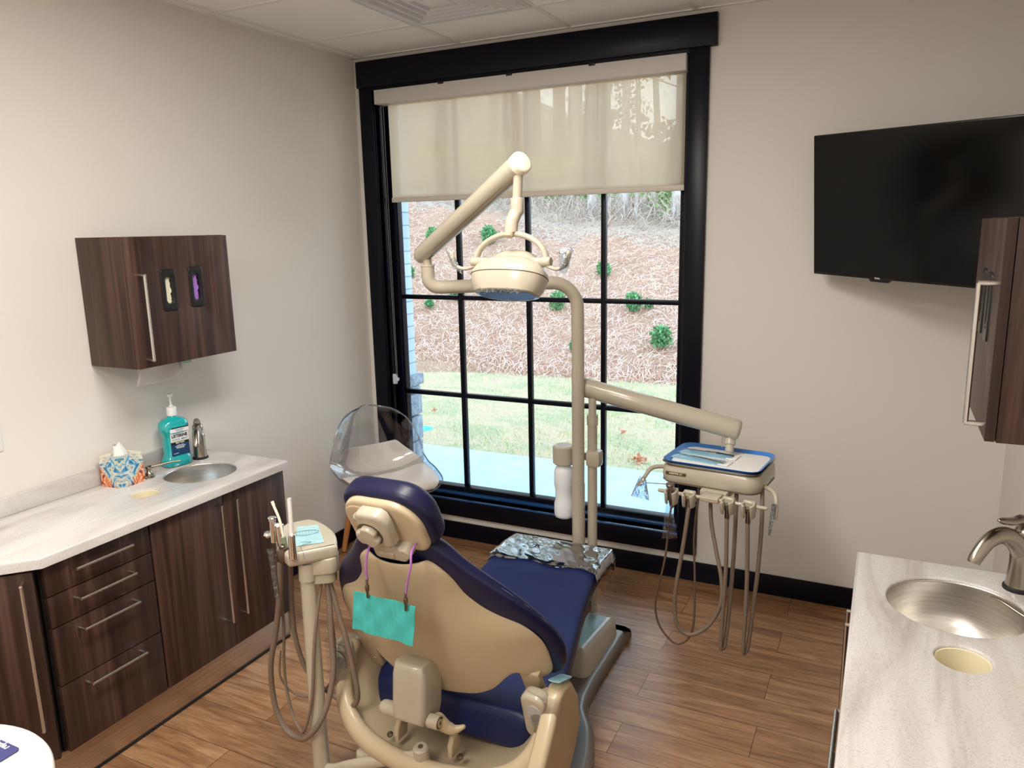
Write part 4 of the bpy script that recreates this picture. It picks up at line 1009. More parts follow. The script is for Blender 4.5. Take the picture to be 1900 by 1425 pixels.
# lower lugs of the shell joining the pivots
for sg in (-1, 1):
    b = NB(); prism(b, [(-0.030, -0.13), (-0.018, -0.155), (0.012, -0.155), (0.026, -0.13), (0.030, 0.01), (0.034, 0.05), (-0.034, 0.05), (-0.030, 0.01)], 0.030, frameM(bk(sg * 0.296, 0.0, 0.030), BX, BD), 0.008)
    cyl(b, bk(sg * 0.296, -0.10, -0.003), bk(sg * 0.296, -0.10, 0.014), 0.007, 12)
    obj('shell_lug', b, M_beige2, chair)
# centre bracket with cross rod
b = NB(); CBM = frameM((CX - 0.016, -2.035, 0.478), (1, 0, 0), (0, 0.10, 1))
prism(b, [(-0.050, -0.085), (0.050, -0.085), (0.056, -0.05), (0.056, 0.06), (0.048, 0.095), (-0.048, 0.095), (-0.056, 0.06), (-0.056, -0.05)], 0.115, CBM @ Matrix.Translation((0, 0, -0.100)), 0.018, 4)
br_ = obj('back_bracket', b, M_beige, chair, ang=50)
b = NB(); c0 = CBM @ Vector((0, -0.072, -0.02)); tube(b, [c0 - BX * 0.078, c0 + BX * 0.092], 0.0165, 20); tube(b, [c0 - BX * 0.095, c0 - BX * 0.052], 0.022, 20, 'round'); tube(b, [c0 + BX * 0.058, c0 + BX * 0.092], 0.021, 20)
tube(b, [c0 + BX * 0.090, c0 + BX * 0.0935], 0.013, 16, mi=1); tube(b, [c0 + BX * 0.0930, c0 + BX * 0.0945], 0.005, 10, mi=2)
obj('cross_rod', b, [M_beige, M_beige2, M_seam], br_)
b = NB(); tube(b, crom([c0 + Vector((0.075, 0.02, -0.005)), c0 + Vector((0.092, 0.03, -0.030)), c0 + Vector((0.115, 0.04, -0.040)), c0 + Vector((0.140, 0.05, -0.030))], 5), [0.020, 0.020, 0.020, 0.020, 0.020, 0.019, 0.018, 0.018, 0.017, 0.016, 0.014, 0.012, 0.011, 0.009, 0.008, 0.007], 12, 'round'); obj('recline_lever', b, M_beige2, chair)
# headrest
HP = Vector((CX + 0.004, -2.118, 1.052))
def hd(x, s, off): return HP + BX * x + BD * s + BF * off
HM = lambda off: frameM(hd(0, 0, off), BX, BD)   # local z = -BF (backwards)
def dshape(w, h, r1, r2):
    out = []
    for (sx, sy, a0, r) in ((1, 1, 0, r1), (-1, 1, 90, r1 * .8), (-1, -1, 180, r2), (1, -1, 270, r2)):
        for j in range(9):
            a = radians(a0 + 90 * j / 8); out.append((sx * (w / 2 - r) + r * cos(a), sy * (h / 2 - r) + r * sin(a)))
    return out
hM = frameM(hd(0, 0, 0), BX, BD)
print('hz', hM.to_3x3() @ Vector((0, 0, 1)), BF)
b = NB(); prism(b, dshape(0.272, 0.192, 0.090, 0.050), 0.075, frameM(hd(0, 0.0, 0.072), BX, BD), 0.020, 5, bevb=0.034); hc = obj('headrest_cushion', b, M_navy, chair, ang=60)
b = NB(); prism(b, dshape(0.238, 0.168, 0.085, 0.036), 0.020, frameM(hd(-0.002, -0.006, -0.002), BX, BD), 0.012, 4, bevb=0.0); prism(b, dshape(0.15, 0.115, 0.05, 0.02), 0.006, frameM(hd(-0.034, 0.002, -0.020), BX, BD), 0.003, 2); obj('headrest_backing', b, M_beige2, chair, ang=50)
b = NB(); prism(b, [(-0.050, -0.044), (-0.034, -0.060), (0.034, -0.060), (0.050, -0.046), (0.052, 0.020), (0.046, 0.050), (0.030, 0.062), (-0.028, 0.062), (-0.042, 0.050), (-0.044, 0.010), (-0.052, 0.0)], 0.040, frameM(hd(-0.006, 0.012, -0.022), BX, BD), 0.012, 4)
cyl(b, hd(-0.062, 0.036, -0.040), hd(-0.030, 0.044, -0.044), 0.013, 16, 0.003)
mech = obj('headrest_mechanism', b, M_beige, chair, ang=45)
b = NB(); kp = []
for k in range(60):
    a = 2 * pi * k / 60; r = 0.035 * (1 - 0.24 * max(0, cos(3 * a - 0.4)) ** 3 - 0.01); kp.append((r * cos(a), r * sin(a)))
prism(b, kp, 0.020, frameM(hd(-0.016, 0.004, -0.060), BX, BD), 0.006, 3); obj('knob', b, M_beige, mech, label='lobed adjusting knob', ang=50)
b = NB(); lathe(b, [(0.0385, 0.0), (0.0385, 0.0012)], n=40, M=frameM(hd(-0.016, 0.004, -0.0612), BX, BD)); obj('knob_gap', b, M_seam, mech)
b = NB(); prism(b, rrect(0.104, 0.060, 0.014, 3), 0.066, frameM(hd(0.002, -0.082, 0.016), BX, BD), 0.010); cyl(b, hd(0.056, -0.072, 0.0), hd(0.056, -0.072, -0.054), 0.019, 20, 0.004); prism(b, rrect(0.050, 0.018, 0.004, 2), 0.006, frameM(hd(-0.004, -0.084, -0.049), BX, BD), 0.002)
prism(b, rrect(0.075, 0.10, 0.01, 3), 0.022, frameM(hd(0.0, -0.11, 0.030), BX, BD), 0.003)
obj('neck_clamp', b, M_beige, chair)
# seat cushion
SZ = [(-1.86, .375), (-1.80, .385), (-1.60, .405), (-1.40, .440), (-1.22, .487), (-1.12, .508), (-1.00, .512), (-.90, .505), (-.865, .49)]
SW = [(-1.86, .27), (-1.80, .300), (-1.65, .318), (-1.50, .285), (-1.30, .245), (-1.10, .226), (-.92, .222), (-.865, .205)]
def seat_rows(top):
    R = []
    for i in range(31):
        y = -1.86 + 0.995 * i / 30; row = []
        for tt in TS:
            z = itp(SZ, y); th = itp([(-1.86, .14), (-1.5, .135), (-1.1, .125), (-.865, .08)], y)
            e = abs(tt) ** 10
            if top: zz = z - 0.018 * e - 0.006 * (1 - tt * tt) * (1 if y < -1.2 else 0)
            else: zz = z - th + 0.02 * e
            row.append(Vector((CX + itp(SW, y) * tt * (1 if top else (0.97 if y < -1.2 else 0.93)), y, zz)))
        R.append(row)
    return R
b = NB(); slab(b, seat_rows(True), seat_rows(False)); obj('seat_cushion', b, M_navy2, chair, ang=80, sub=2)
b = NB(); prism(b, [(-0.17, 0.0), (0.17, 0.0), (0.15, 0.75), (-0.15, 0.75)], 0.05, Matrix.Translation((CX, -1.72, 0.255)), 0.01); obj('seat_pan', b, M_black, chair)
# crinkled plastic cover over the foot end
b = NB()
def cov(y, tt, up):
    y2 = -1.135 + 0.285 * y - 0.010 * sin(7 * tt) * (1 - y); yy = min(y2, -0.862); z = itp(SZ, yy) + 0.004
    x = CX + (itp(SW, yy) + 0.004) * tt; cr = 0.0012 * sin(23 * tt + 9 * y) * cos(13 * y + 5 * tt) + 0.0008 * sin(31 * y + 11 * tt)
    return x, yy, z + cr
rows = []
for i in range(29):
    row = []; v = i / 28
    for k in range(57):
        tt = -1.0 + 2.0 * k / 56
        if abs(tt) > 0.9:
            sg = 1 if tt > 0 else -1; d = (abs(tt) - 0.9) / 0.1; x, y, z = cov(min(v, .95), sg * 1.0, 0)
            row.append(Vector((x + sg * (0.004 + 0.004 * sin(9 * d + 20 * v)), y, z - 0.012 - 0.105 * d + 0.004 * sin(30 * v))))
        else:
            x, y, z = cov(min(v, .95), tt / 0.9 * 0.985, 0)
            row.append(Vector((x, y, z)))
    if v > 0.94:
        d = (v - 0.94) / 0.06; row = [Vector((p.x, -0.856 + 0.003 * sin(11 * p.x), p.z - 0.01 - 0.09 * d)) for p in row]
    rows.append(row)
grid(b, rows); obj('foot_cover', b, M_filmw, chair, ang=180, label='crinkled clear plastic cover over the foot end')
# yoke, pan, lugs, hub
YK = [(-.352, -1.865, .475), (-.362, -1.90, .40), (-.335, -1.94, .325), (-.27, -1.98, .268), (-.16, -2.01, .240), (0, -2.025, .232), (.16, -2.01, .240), (.27, -1.985, .268), (.335, -1.95, .325), (.362, -1.91, .40), (.352, -1.875, .475)]
yk = crom([(CX + a, y, z) for a, y, z in YK], 6)
b = NB(); tube(b, yk, 0.026, 16, 'round', ry=1.25)
n_y = len(yk); inner = [Vector((CX + (p.x - CX) * 0.86, p.y + 0.10, p.z - 0.012)) for p in yk]; inner2 = [Vector((CX + (p.x - CX) * 0.62, -1.60, min(p.z, .30) - 0.03)) for p in yk]
slab(b, [yk, inner, inner2], [[p - Vector((0, 0, .02)) for p in yk], [p - Vector((0, 0, .02)) for p in inner], [p - Vector((0, 0, .02)) for p in inner2]])
yoke = obj('support_yoke', b, M_beige2, chair, ang=60)
for sg, nm in ((-1, 'left'), (1, 'right')):
    b = NB(); prism(b, rrect(0.062 if sg < 0 else 0.082, 0.125 if sg < 0 else 0.165, 0.030, 5), 0.050, frameM((CX + sg * (0.358 if sg < 0 else 0.335), -1.878, 0.455 if sg < 0 else 0.440), (1, -0.1 * sg, 0), (-0.05 * sg, -0.25, 1)), 0.014, 4)
    pv_ = obj('pivot_housing', b, M_beige, chair, ang=50)
    b = NB(); prism(b, [(0.026 * cos(a), 0.040 * sin(a)) for a in [2 * pi * k / 30 for k in range(30)]], 0.003, frameM((CX + sg * (0.358 if sg < 0 else 0.337), -1.930, 0.443), (1, -0.1 * sg, 0), (-0.05 * sg, -0.25, 1)), 0.001); obj('control_pad', b, mat('pad_grey', rgb(176, 176, 172), 0.3), pv_, label='oval control pad')
for dx in (-0.115, 0.075):
    b = NB(); prism(b, [(-0.026, -0.03), (0.026, -0.03), (0.030, 0.01), (0.015, 0.035), (-0.01, 0.035), (-0.026, 0.01)], 0.018, frameM((CX + dx - .009, -1.95, 0.285), (0, 1, 0), (0, 0, 1)), 0.006); obj('lug', b, M_beige2, chair)
    b = NB(); lathe(b, [(0.010, 0), (0.010, 0.006), (0.006, 0.009)], n=6, M=axisM((CX + dx + (.03 if dx > 0 else -.03), -1.965, 0.262), (0, -.5, 1))); obj('bolt', b, M_bronze, chair)
b = NB(); cyl(b, (CX, -2.005, 0.225), (CX, -2.015, 0.300), 0.024, 24, 0.005); cyl(b, (CX, -2.0151, 0.300), (CX, -2.0153, 0.3015), 0.008, 12, mi=1)
obj('hub', b, [M_beige, M_seam], chair)
# side cover beside the right pivot, grey base plate, pedestal, foot box
b = NB(); poly = [(-1.915, .500), (-1.955, .44), (-2.03, .36), (-2.07, .25), (-2.06, .12), (-1.95, .12), (-1.86, .20), (-1.79, .26), (-1.745, .33), (-1.76, .43), (-1.81, .500), (-1.87, .520)]
prism(b, [(p[0], p[1]) for p in poly], 0.052, frameM((CX + 0.352, 0, 0), (0, 1, 0), (0, 0, 1)), 0.016, 4); sc_ = obj('side_cover', b, M_beige2, chair, ang=50)
b = NB(); prism(b, rrect(0.038, 0.11, 0.012, 4), 0.002, frameM((CX + 0.378, -1.845, 0.524), (1, 0, 0), (0, -.9, .35))); obj('cover_film', b, M_filmb, sc_, label='clear film on top of the side cover')
b = NB(); bp = [(-0.20, -2.02), (0.24, -2.02), (0.36, -1.86), (0.38, -1.62), (0.32, -1.40), (0.235, -1.22), (0.222, -0.72), (0.19, -0.68), (-0.19, -0.68), (-0.222, -0.72), (-0.235, -1.22), (-0.32, -1.40), (-0.36, -1.70), (-0.32, -1.92)]
bp2 = []
for p in crom([(q[0], q[1], 0) for q in bp], 4, closed=True): bp2.append((CX + p.x, p.y))
prism(b, bp2, 0.045, Matrix.Translation((0, 0, 0.0)), 0.030, 5, bevb=0.004); obj('base_plate', b, M_grey, chair, ang=60)
b = NB(); box(b, CX - 0.13, CX + 0.14, -1.72, -1.25, 0.03, 0.29, 0.03, 3); obj('lift_column', b, M_black, chair)
FBX = [(-1.125, 0.0), (-1.125, 0.115), (-1.10, 0.15), (-0.80, 0.105), (-0.735, 0.085), (-0.720, 0.0)]
b = NB()
lo = rrect(0.385, 0.40, 0.035, 4, CX - 0.003, -0.925)
rings = []
for z, ins in ((0.012, 0.0), (0.060, 0.002), (0.118, 0.008), (0.136, 0.020), (0.142, 0.036)):
    pl = offset2(lo, ins) if ins else lo; rings.append([b.verts.new((p[0], p[1], z + (0.018 if z > .1 else 0) * (-p[1] - 0.925) / 0.2)) for p in pl])
for A, B_ in zip(rings, rings[1:]):
    for k in range(len(A)): b.faces.new((A[k], A[(k + 1) % len(A)], B_[(k + 1) % len(A)], B_[k]))
b.faces.new(rings[0][::-1]); b.faces.new(rings[-1]); box(b, CX + 0.118, CX + 0.142, -1.1262, -1.12, 0.0, 0.040, 0.0, mi=1); fb = obj('utility_box', b, [mat('pale_beige_box', rgb(206, 204, 190), 0.3, coat=0.2), M_gap], chair, ang=50)
b = NB(); rows = [[(CX - 0.15 + 0.30 * i / 20, -1.085 + 0.31 * k / 20, 0.1445 + 0.018 * (-(-1.085 + 0.31 * k / 20) - 0.925) / 0.2 + 0.0012 * sin(9.1 * i) * cos(7.3 * k)) for i in range(21)] for k in range(21)]
grid(b, rows); obj('box_film', b, M_filmb, fb, ang=180, label='wrinkled blue tinted film on the utility box')
b = NB(); box(b, CX - 0.25, CX - 0.17, -2.02, -1.94, 0.13, 0.215, 0.018, 3); obj('valve_box', b, M_beige, chair)
# film over the pivots
for sg in (-1, 1):
    b = NB(); rows = []
    for i in range(11):
        v = i / 10; w = 0.050 * (1 - 0.6 * v ** 2)
        rows.append([Vector((CX + sg * 0.362 + w * u / 4 + .008 * sg * v, -1.925 - 0.010 * (1 - (u / 4) ** 2) - 0.012 * v, 0.515 - 0.185 * v + 0.004 * sin(3 * u + 5 * v))) for u in range(-4, 5)])
    grid(b, rows); obj('pivot_film', b, M_film, chair, ang=180, label='clear film sleeve over the pivot')
# paper bib with its cord
t = thing('dental_bib', 'teal paper bib hanging on the back of the dental chair', 'bib', (1.60, -2.14, 0.70))
b = NB(); A_, B_, C_, D_ = Vector((1.508, -2.146, .836)), Vector((1.707, -2.146, .834)), Vector((1.690, -2.140, .714)), Vector((1.490, -2.140, .718))
rows = [[(A_.lerp(B_, k / 20)).lerp(D_.lerp(C_, k / 20), i / 12) + Vector((0, 0.003 * sin(k * .9) * sin(i * .7) - 0.0015 * i / 12, 0.002 * sin(k * .6) * (1 if i in (0, 12) else 0))) for k in range(21)] for i in range(13)]
slab(b, rows, [[p + Vector((0, 0.0016, 0)) for p in r] for r in rows]); obj('bib_sheet', b, M_teal, t, ang=60)
t2 = thing('bib_clip_cord', 'lilac cord with two metal clips holding the bib to the headrest', 'bib cord', (1.62, -2.15, 0.9))
b = NB(); tube(b, crom([(1.560, -2.150, .880), (1.562, -2.156, .915), (1.566, -2.150, .96), (1.575, -2.125, .99), (1.60, -2.05, 0.995), (1.64, -2.04, 0.99), (1.690, -2.10, 0.995), (1.706, -2.150, .985), (1.710, -2.162, .955), (1.697, -2.160, .910), (1.684, -2.152, .868)], 6), 0.0032, 8); obj('cord', b, M_lilac, t2)
for px_, pz_, dx in ((1.560, .880, -.001), (1.683, .868, -.008)):
    b = NB(); MM = frameM((px_, -2.151, pz_), (1, 0, dx * 4), (-dx * 4, 0, 1)); box(b, -0.0035, 0.0035, -0.050, 0.004, 0.0, 0.004, 0.001, M=MM); box(b, -0.005, 0.005, -0.030, -0.012, -0.002, 0.006, 0.002, M=MM); cyl(b, MM @ Vector((-.006, -.02, .003)), MM @ Vector((.006, -.02, .003)), 0.0025, 8); obj('clip', b, M_bronze, t2)

# ------------------------------------------------------------ equipment post and pipe
post = thing('equipment_post', 'tall beige post rising behind the foot of the dental chair and bending left', 'post', (1.64, -0.80, 0.145))
pp = [Vector((1.64, -0.80, 0.13)), Vector((1.64, -0.80, 0.73))]
b = NB(); tube(b, pp, 0.0275, 24); obj('lower_tube', b, M_beige, post)
pdir = (Vector((1.152, -1.14, 0)) - Vector((1.64, -0.80, 0))).normalized()
bend = [Vector((1.64, -0.80, 0.733)), Vector((1.64, -0.80, 1.0)), Vector((1.64, -0.80, 1.25)), Vector((1.64, -0.80, 1.44))]
for k in range(1, 10):
    a = radians(90 * k / 9); bend.append(Vector((1.64, -0.80, 1.475)) + pdir * 0.105 * (1 - cos(a)) + Vector((0, 0, 0.105 * sin(a))))
e0 = Vector((1.152, -1.14, 1.577))
bend.append(Vector((1.64, -0.80, 1.58)).lerp(e0, .5)); bend.append(e0 - pdir * 0.046)
for k in range(1, 8):
    a = radians(90 * k / 7); bend.append(e0 - pdir * 0.045 + pdir * 0.045 * sin(a) + Vector((0, 0, 0.042 * (1 - cos(a)))))
bend.append(e0 + Vector((0, 0, 0.082)))
b = NB(); tube(b, bend, 0.0262, 24, up=(1, 0, 0)); obj('upper_tube', b, M_beige, post, ang=60)
b = NB(); tube(b, [(1.64, -0.80, 0.729), (1.64, -0.80, 0.734)], 0.0278, 24); cyl(b, e0 + Vector((0, 0, .079)), e0 + Vector((0, 0, .088)), 0.0275, 24, 0.003); obj('collar', b, M_beige, post)
# ------------------------------------------------------------ operating light
ol = thing('operating_light', 'beige dental operating light hanging from its sloping arm in front of the window', 'dental light', (1.144, -1.14, 1.668))
A0, A1_ = Vector((1.117, -1.128, 1.700)), Vector((1.688, -1.403, 2.002))
ad = (A1_ - A0).normalized()
b = NB(); tube(b, [A0 - ad * .024, A0 - ad * .019, A0 - ad * .010, A0 + ad * .004, A0 + ad * .03, A0.lerp(A1_, .5), A1_ - ad * 0.022], [0.012, 0.021, 0.028, 0.0325, 0.0340, 0.0350, 0.0365], 28); arm = obj('arm', b, M_beige, ol, ang=50)
b = NB(); tube(b, [A1_ - ad * 0.022, A1_ - ad * 0.001, A1_ + ad * .003, A1_ + ad * .0055], [0.0372, 0.0372, 0.0345, 0.027], 32); obj('arm_cap', b, mat('cream_cap', rgb(240, 228, 206), 0.2, coat=.3), arm, ang=50, label='pale oval end cap')
sd = (Vector((0.35, -0.72, -0.6)) - ad * Vector((0.35, -0.72, -0.6)).dot(ad)).normalized()
b = NB(); tube(b, [A0 + ad * .02 + sd * 0.0325, A0.lerp(A1_, .5) + sd * 0.0340, A1_ - ad * 0.03 + sd * 0.0350], 0.0013, 6); tube(b, [A0 + ad * .035 - Vector((0, 0, .031)), A0 + ad * .09 - Vector((0, 0, .033))], 0.006, 8); obj('arm_seam', b, M_seam, arm)
b = NB(); cyl(b, (1.152, -1.14, 1.664), (1.152, -1.14, 1.716), 0.0165, 20); obj('lower_stub', b, M_beige, ol)
S0, S1, S2, S3 = Vector((1.672, -1.398, 1.975)), Vector((1.668, -1.403, 1.888)), Vector((1.665, -1.41, 1.86)), Vector((1.660, -1.435, 1.784))
b = NB(); tube(b, [S0, S1], 0.0155, 20); tube(b, [S1 + Vector((0, 0, .004)), S1, S1 - Vector((0, 0, .04)), (1.6645, -1.412, 1.842), (1.6605, -1.430, 1.815), (1.660, -1.436, 1.782)], [0.0195, 0.0215, 0.0215, 0.0215, 0.0215, 0.0215], 24); obj('upper_stub', b, M_beige, ol, ang=50)
HC = Vector((1.658, -1.452, 1.640)); HT = radians(23)
HMx = Matrix.Translation(HC) @ Matrix.Rotation(radians(2), 4, 'Z') @ Matrix.Rotation(HT, 4, 'X').to_4x4()
HMx = Matrix.Translation(HC) @ Matrix.Rotation(-HT, 4, 'X')
# yoke
b = NB(); yc = Vector((1.660, -1.445, 1.690))
tube(b, [yc + Vector((0.1265 * cos(radians(a)), 0.012 * sin(radians(a)), 0.088 * sin(radians(a)))) for a in range(-4, 185, 6)], 0.0095, 14, ry=1.35, up=(1, 0, 0)); yk_ = obj('yoke', b, M_beige, ol, ang=60)
b = NB(); cyl(b, yc + Vector((0, -0.004, .094)), yc + Vector((0, -0.010, .078)), 0.0150, 20, 0.003); obj('yoke_boss', b, M_beige2, yk_)
for sg in (-1, 1):
    b = NB(); cyl(b, yc + Vector((sg * 0.110, 0, 0)), yc + Vector((sg * 0.142, 0, 0)), 0.0165, 20, 0.003); cyl(b, yc + Vector((sg * 0.06, 0, 0.002)), yc + Vector((sg * 0.112, 0, 0)), 0.013, 18); obj('yoke_pin', b, M_beige, yk_)
def selr(a, b2, e, n=64):
    out = []
    for k in range(n):
        t_ = 2 * pi * k / n; c, s = cos(t_), sin(t_)
        out.append((a * (abs(c) ** (2 / e)) * (1 if c > 0 else -1), b2 * (abs(s) ** (2 / e)) * (1 if s > 0 else -1)))
    return out
base = selr(0.131, 0.080, 2.4)
def loftrings(b, rings, mi=0, capb=True, capt=True):
    V = [[b.verts.new(p) for p in r] for r in rings]
    for A, B_ in zip(V, V[1:]):
        for k in range(len(A)):
            f = b.faces.new((A[k], A[(k + 1) % len(A)], B_[(k + 1) % len(A)], B_[k])); f.material_index = mi
    if capb: f = b.faces.new(V[0][::-1]); f.material_index = mi
    if capt: f = b.faces.new(V[-1]); f.material_index = mi
b = NB(); R = []
for s, z in ((0.80, -0.058), (0.84, -0.056), (0.92, -0.040), (0.975, -0.018), (0.995, -0.002)): R.append([HMx @ Vector((p[0] * s, p[1] * s, z)) for p in base])
loftrings(b, R); R = []
for s, z in ((1.0, -0.001), (0.995, 0.006), (0.96, 0.020), (0.86, 0.038), (0.70, 0.052), (0.50, 0.062), (0.25, 0.068), (0.05, 0.070)): R.append([HMx @ Vector((p[0] * s, p[1] * s + 0.006 * (1 - s), z)) for p in base])
loftrings(b, R); hd_ = obj('lamp_head', b, M_beige, ol, ang=32)
b = NB(); R = []
dm = selr(0.096, 0.052, 2.0, 48)
for s, z in ((1.05, 0.030), (0.97, 0.056), (0.86, 0.072), (0.70, 0.085), (0.48, 0.094), (0.25, 0.098), (0.05, 0.099)): R.append([HMx @ Vector((p[0] * s, p[1] * s + 0.022, z)) for p in dm])
loftrings(b, R); obj('rear_housing', b, M_beige, hd_, ang=50)
b = NB(); tube(b, [HMx @ Vector((p[0] * 1.0, p[1] * 1.0, 0.0)) for p in base], 0.0012, 6, closed=True); obj('seam_line', b, M_seam, hd_)
M_lens = mat('blue_coated_reflector', rgb(126, 166, 216), 0.25, metal=0.3, spec=0.8)
b = NB(); R = [[HMx @ Vector((p[0] * s, p[1] * s, z)) for p in selr(0.098, 0.052, 2.6)] for s, z in ((1.0, -0.0595), (0.97, -0.0605), (0.9, -0.058))]; loftrings(b, R); obj('lens', b, M_lens, hd_, label='blue tinted lens')
b = NB(); rows = []
for i in range(25):
    rows.append([HMx @ Vector((-0.072 + 0.15 * i / 24, -0.080 + 0.05 * k / 4 + 0.006 * sin(i * 1.7), -0.062 - 0.010 * (k < 2) * abs(sin(i * 2.1)) - 0.004 * cos(i * 3.3 + k))) for k in range(5)])
grid(b, rows); obj('lens_film', b, M_film, hd_, ang=180)
for sg in (-1, 1):
    b = NB(); q0 = yc + Vector((sg * 0.128, -0.004, -0.012)); tube(b, crom([q0, q0 + Vector((sg * 0.035, -0.006, -0.010)), q0 + Vector((sg * 0.068, -0.012, 0.002)), q0 + Vector((sg * 0.080, -0.014, 0.040))], 6), [0.006] * 12 + [0.008] * 4 + [0.009] * 3, 10, 'round'); obj('aiming_handle', b, M_beige, ol)
M_sleeve = make_film('clear_sleeve', (0.84, 0.92, 0.98, 1), 0.10, 0.9, 0.9, 0.014, 34)
def sleeve(name, label, P, Q, w0, w1, n=14, bow=0.01, seed=0, side=(0, 0, 0), cat='plastic sleeve'):
    """a limp bag of film between P and Q, w0 wide at the top, w1 at the bottom"""
    P, Q = Vector(P), Vector(Q); d = (Q - P); sdv = Vector((0.9, 0.43, 0)) if side == (0, 0, 0) else Vector(side).normalized(); nv = d.cross(sdv).normalized()
    b = NB()
    for sg in (1, -1):
        rows = []
        for i in range(n + 1):
            v = i / n; w = w0 + (w1 - w0) * v
            rows.append([P + d * v + sdv * (w * (k / 5)) + nv * (sg * bow * (1 - (k / 5) ** 2) * (0.5 + sin(pi * min(v, .95))) + 0.0025 * sin(seed + 7 * v + 2.1 * k)) for k in range(-5, 6)])
        grid(b, rows)
    return obj(name, b, M_sleeve, label=label, cat=cat, loc=tuple(P), ang=180)
sleeve('plastic_sleeve', 'clear plastic sleeve on the left handle of the operating light', (1.440, -1.462, 1.735), (1.470, -1.458, 1.660), 0.014, 0.020, seed=1, side=(0.75, 0.3, -.5))
sleeve('plastic_sleeve', 'clear plastic sleeve on the right handle of the operating light', (1.862, -1.462, 1.735), (1.850, -1.462, 1.655), 0.024, 0.012, seed=2, side=(0.9, 0.3, .1))

# ------------------------------------------------------------ delivery unit
du = thing('delivery_unit', 'beige delivery unit with hanging hoses on its arm right of the post', 'delivery unit', (1.69, -0.745, 0.145))
SP = Vector((1.690, -0.765, 0))
b = NB(); tube(b, [SP + Vector((0, 0, .14)), SP + Vector((0, 0, .99))], 0.0205, 20); tube(b, [SP + Vector((0, 0, .985)), SP + Vector((0, 0, 1.03))], 0.0235, 20); tube(b, [SP + Vector((0, 0, 1.03)), SP + Vector((0, 0, 1.10))], 0.016, 16); obj('side_tube', b, M_beige, du)
DA0, DA1 = Vector((1.640, -0.752, 1.142)), Vector((2.270, -0.660, 0.992)); dd2 = (DA1 - DA0).normalized()
b = NB(); tube(b, [DA0 - dd2 * .030, DA0 - dd2 * .022, DA0 - dd2 * .010, DA0, DA0.lerp(DA1, .5), DA1 - dd2 * 0.041], [0.018, .029, .036, 0.0400, 0.0405, 0.0410], 30); arm2 = obj('arm', b, M_beige, du, ang=50)
b = NB(); tube(b, [DA1 - dd2 * 0.042, DA1 - dd2 * 0.014, DA1 - dd2 * .005, DA1 + dd2 * .002, DA1 + dd2 * .004], [0.0425, 0.0425, 0.0395, 0.031, 0.018], 30); obj('arm_cap', b, M_beige, arm2, ang=50)
b = NB(); cyl(b, (2.235, -0.668, 0.975), (2.238, -0.690, 0.91), 0.0165, 20); cyl(b, (2.236, -.668, .965), (2.237, -.68, .935), .022, 20, .003); cyl(b, (2.206, -0.66, 0.985), (2.204, -0.67, 0.92), 0.003, 8, mi=1); obj('arm_stub', b, [M_beige, M_handle], du)
DR = radians(-6.5)
DM = Matrix.Translation((2.208, -0.735, 0.897)) @ Matrix.Rotation(DR, 4, 'Z')
def dl(x, y, z): return DM @ Vector((x, y, z))
b = NB(); R = []
for z, w, d_, r in ((-0.094, .356, .250, .04), (-0.092, .371, .262, .045), (-0.087, .378, .270, .05), (-0.083, .384, .276, .05), (-0.060, .388, .280, .05), (-0.030, .382, .276, .05), (-0.022, .371, .265, .045)):
    R.append([dl(p[0], p[1], z) for p in rrect(w, d_, r, 6)])
loftrings(b, R); body = obj('unit_body', b, M_beige, du, ang=45)
b = NB(); tube(b, [dl(p[0], p[1], -0.0835) for p in rrect(.385, .277, .05, 6)], 0.0011, 6, closed=True); obj('body_seam', b, M_seam, body)
b = NB(); NM = DM @ Matrix.Translation((-0.125, -0.1404, -0.048)) @ Matrix.Rotation(radians(90), 4, 'X')
prism(b, rrect(0.082, 0.0125, 0.003, 3), 0.002, NM, 0.0005); text(b, 'ASEPSIS 21', 0.0095, NM @ Matrix.Translation((0, 0, 0.0022)), 1, 0.0002, 1.25)
obj('name_plate', b, [mat('bronze_plate', rgb(104, 84, 52), 0.35, metal=0.4), mat('plate_letters', rgb(226, 216, 190), 0.4)], body, label='bronze name plate with pale letters')
def traym(b, w, d_, r, z0, h_, flare, th=0.002, mi=0):
    R = [[dl(p[0], p[1], z) for p in rrect(ww, dd_, r, 6)] for ww, dd_, z in ((w - 2 * flare - .006, d_ - 2 * flare - .006, z0), (w - 2 * flare, d_ - 2 * flare, z0 + .003), (w - .012, d_ - .012, z0 + h_ - .003), (w, d_, z0 + h_), (w - .002, d_ - .002, z0 + h_ + .001), (w - .014, d_ - .014, z0 + h_ - .002), (w - 2 * flare - .004, d_ - 2 * flare - .004, z0 + .004), (w - 2 * flare - .012, d_ - 2 * flare - .012, z0 + .0025))]
    loftrings(b, R, mi)
b = NB(); traym(b, .388, .292, .050, -0.021, 0.013, 0.012); obj('steel_tray', b, M_steel, du, label='brushed steel tray holder', ang=50)
b = NB(); traym(b, .380, .286, .046, -0.012, 0.014, 0.014); obj('instrument_tray', b, M_bluetray, label='blue plastic tray on top of the delivery unit', cat='tray', loc=tuple(DM.translation), ang=50)
b = NB(); prism(b, rrect(.338, .240, .035, 5, 0.008, 0.0), 0.0012, DM @ Matrix.Translation((0, 0, -0.0085)), 0.0003); obj('tray_liner', b, M_paper, label='white paper liner in the blue tray', cat='tray liner', loc=tuple(dl(0, 0, -.01)))
M_pouch = mat('sterilisation_pouch_film', rgb(150, 206, 232), 0.08, spec=1.0, alpha=0.70, coat=1.0)
g = noise(M_pouch, coords(M_pouch), 55, 3, 0.5, 0.6); bump(M_pouch, g, 0.7, 0.006)
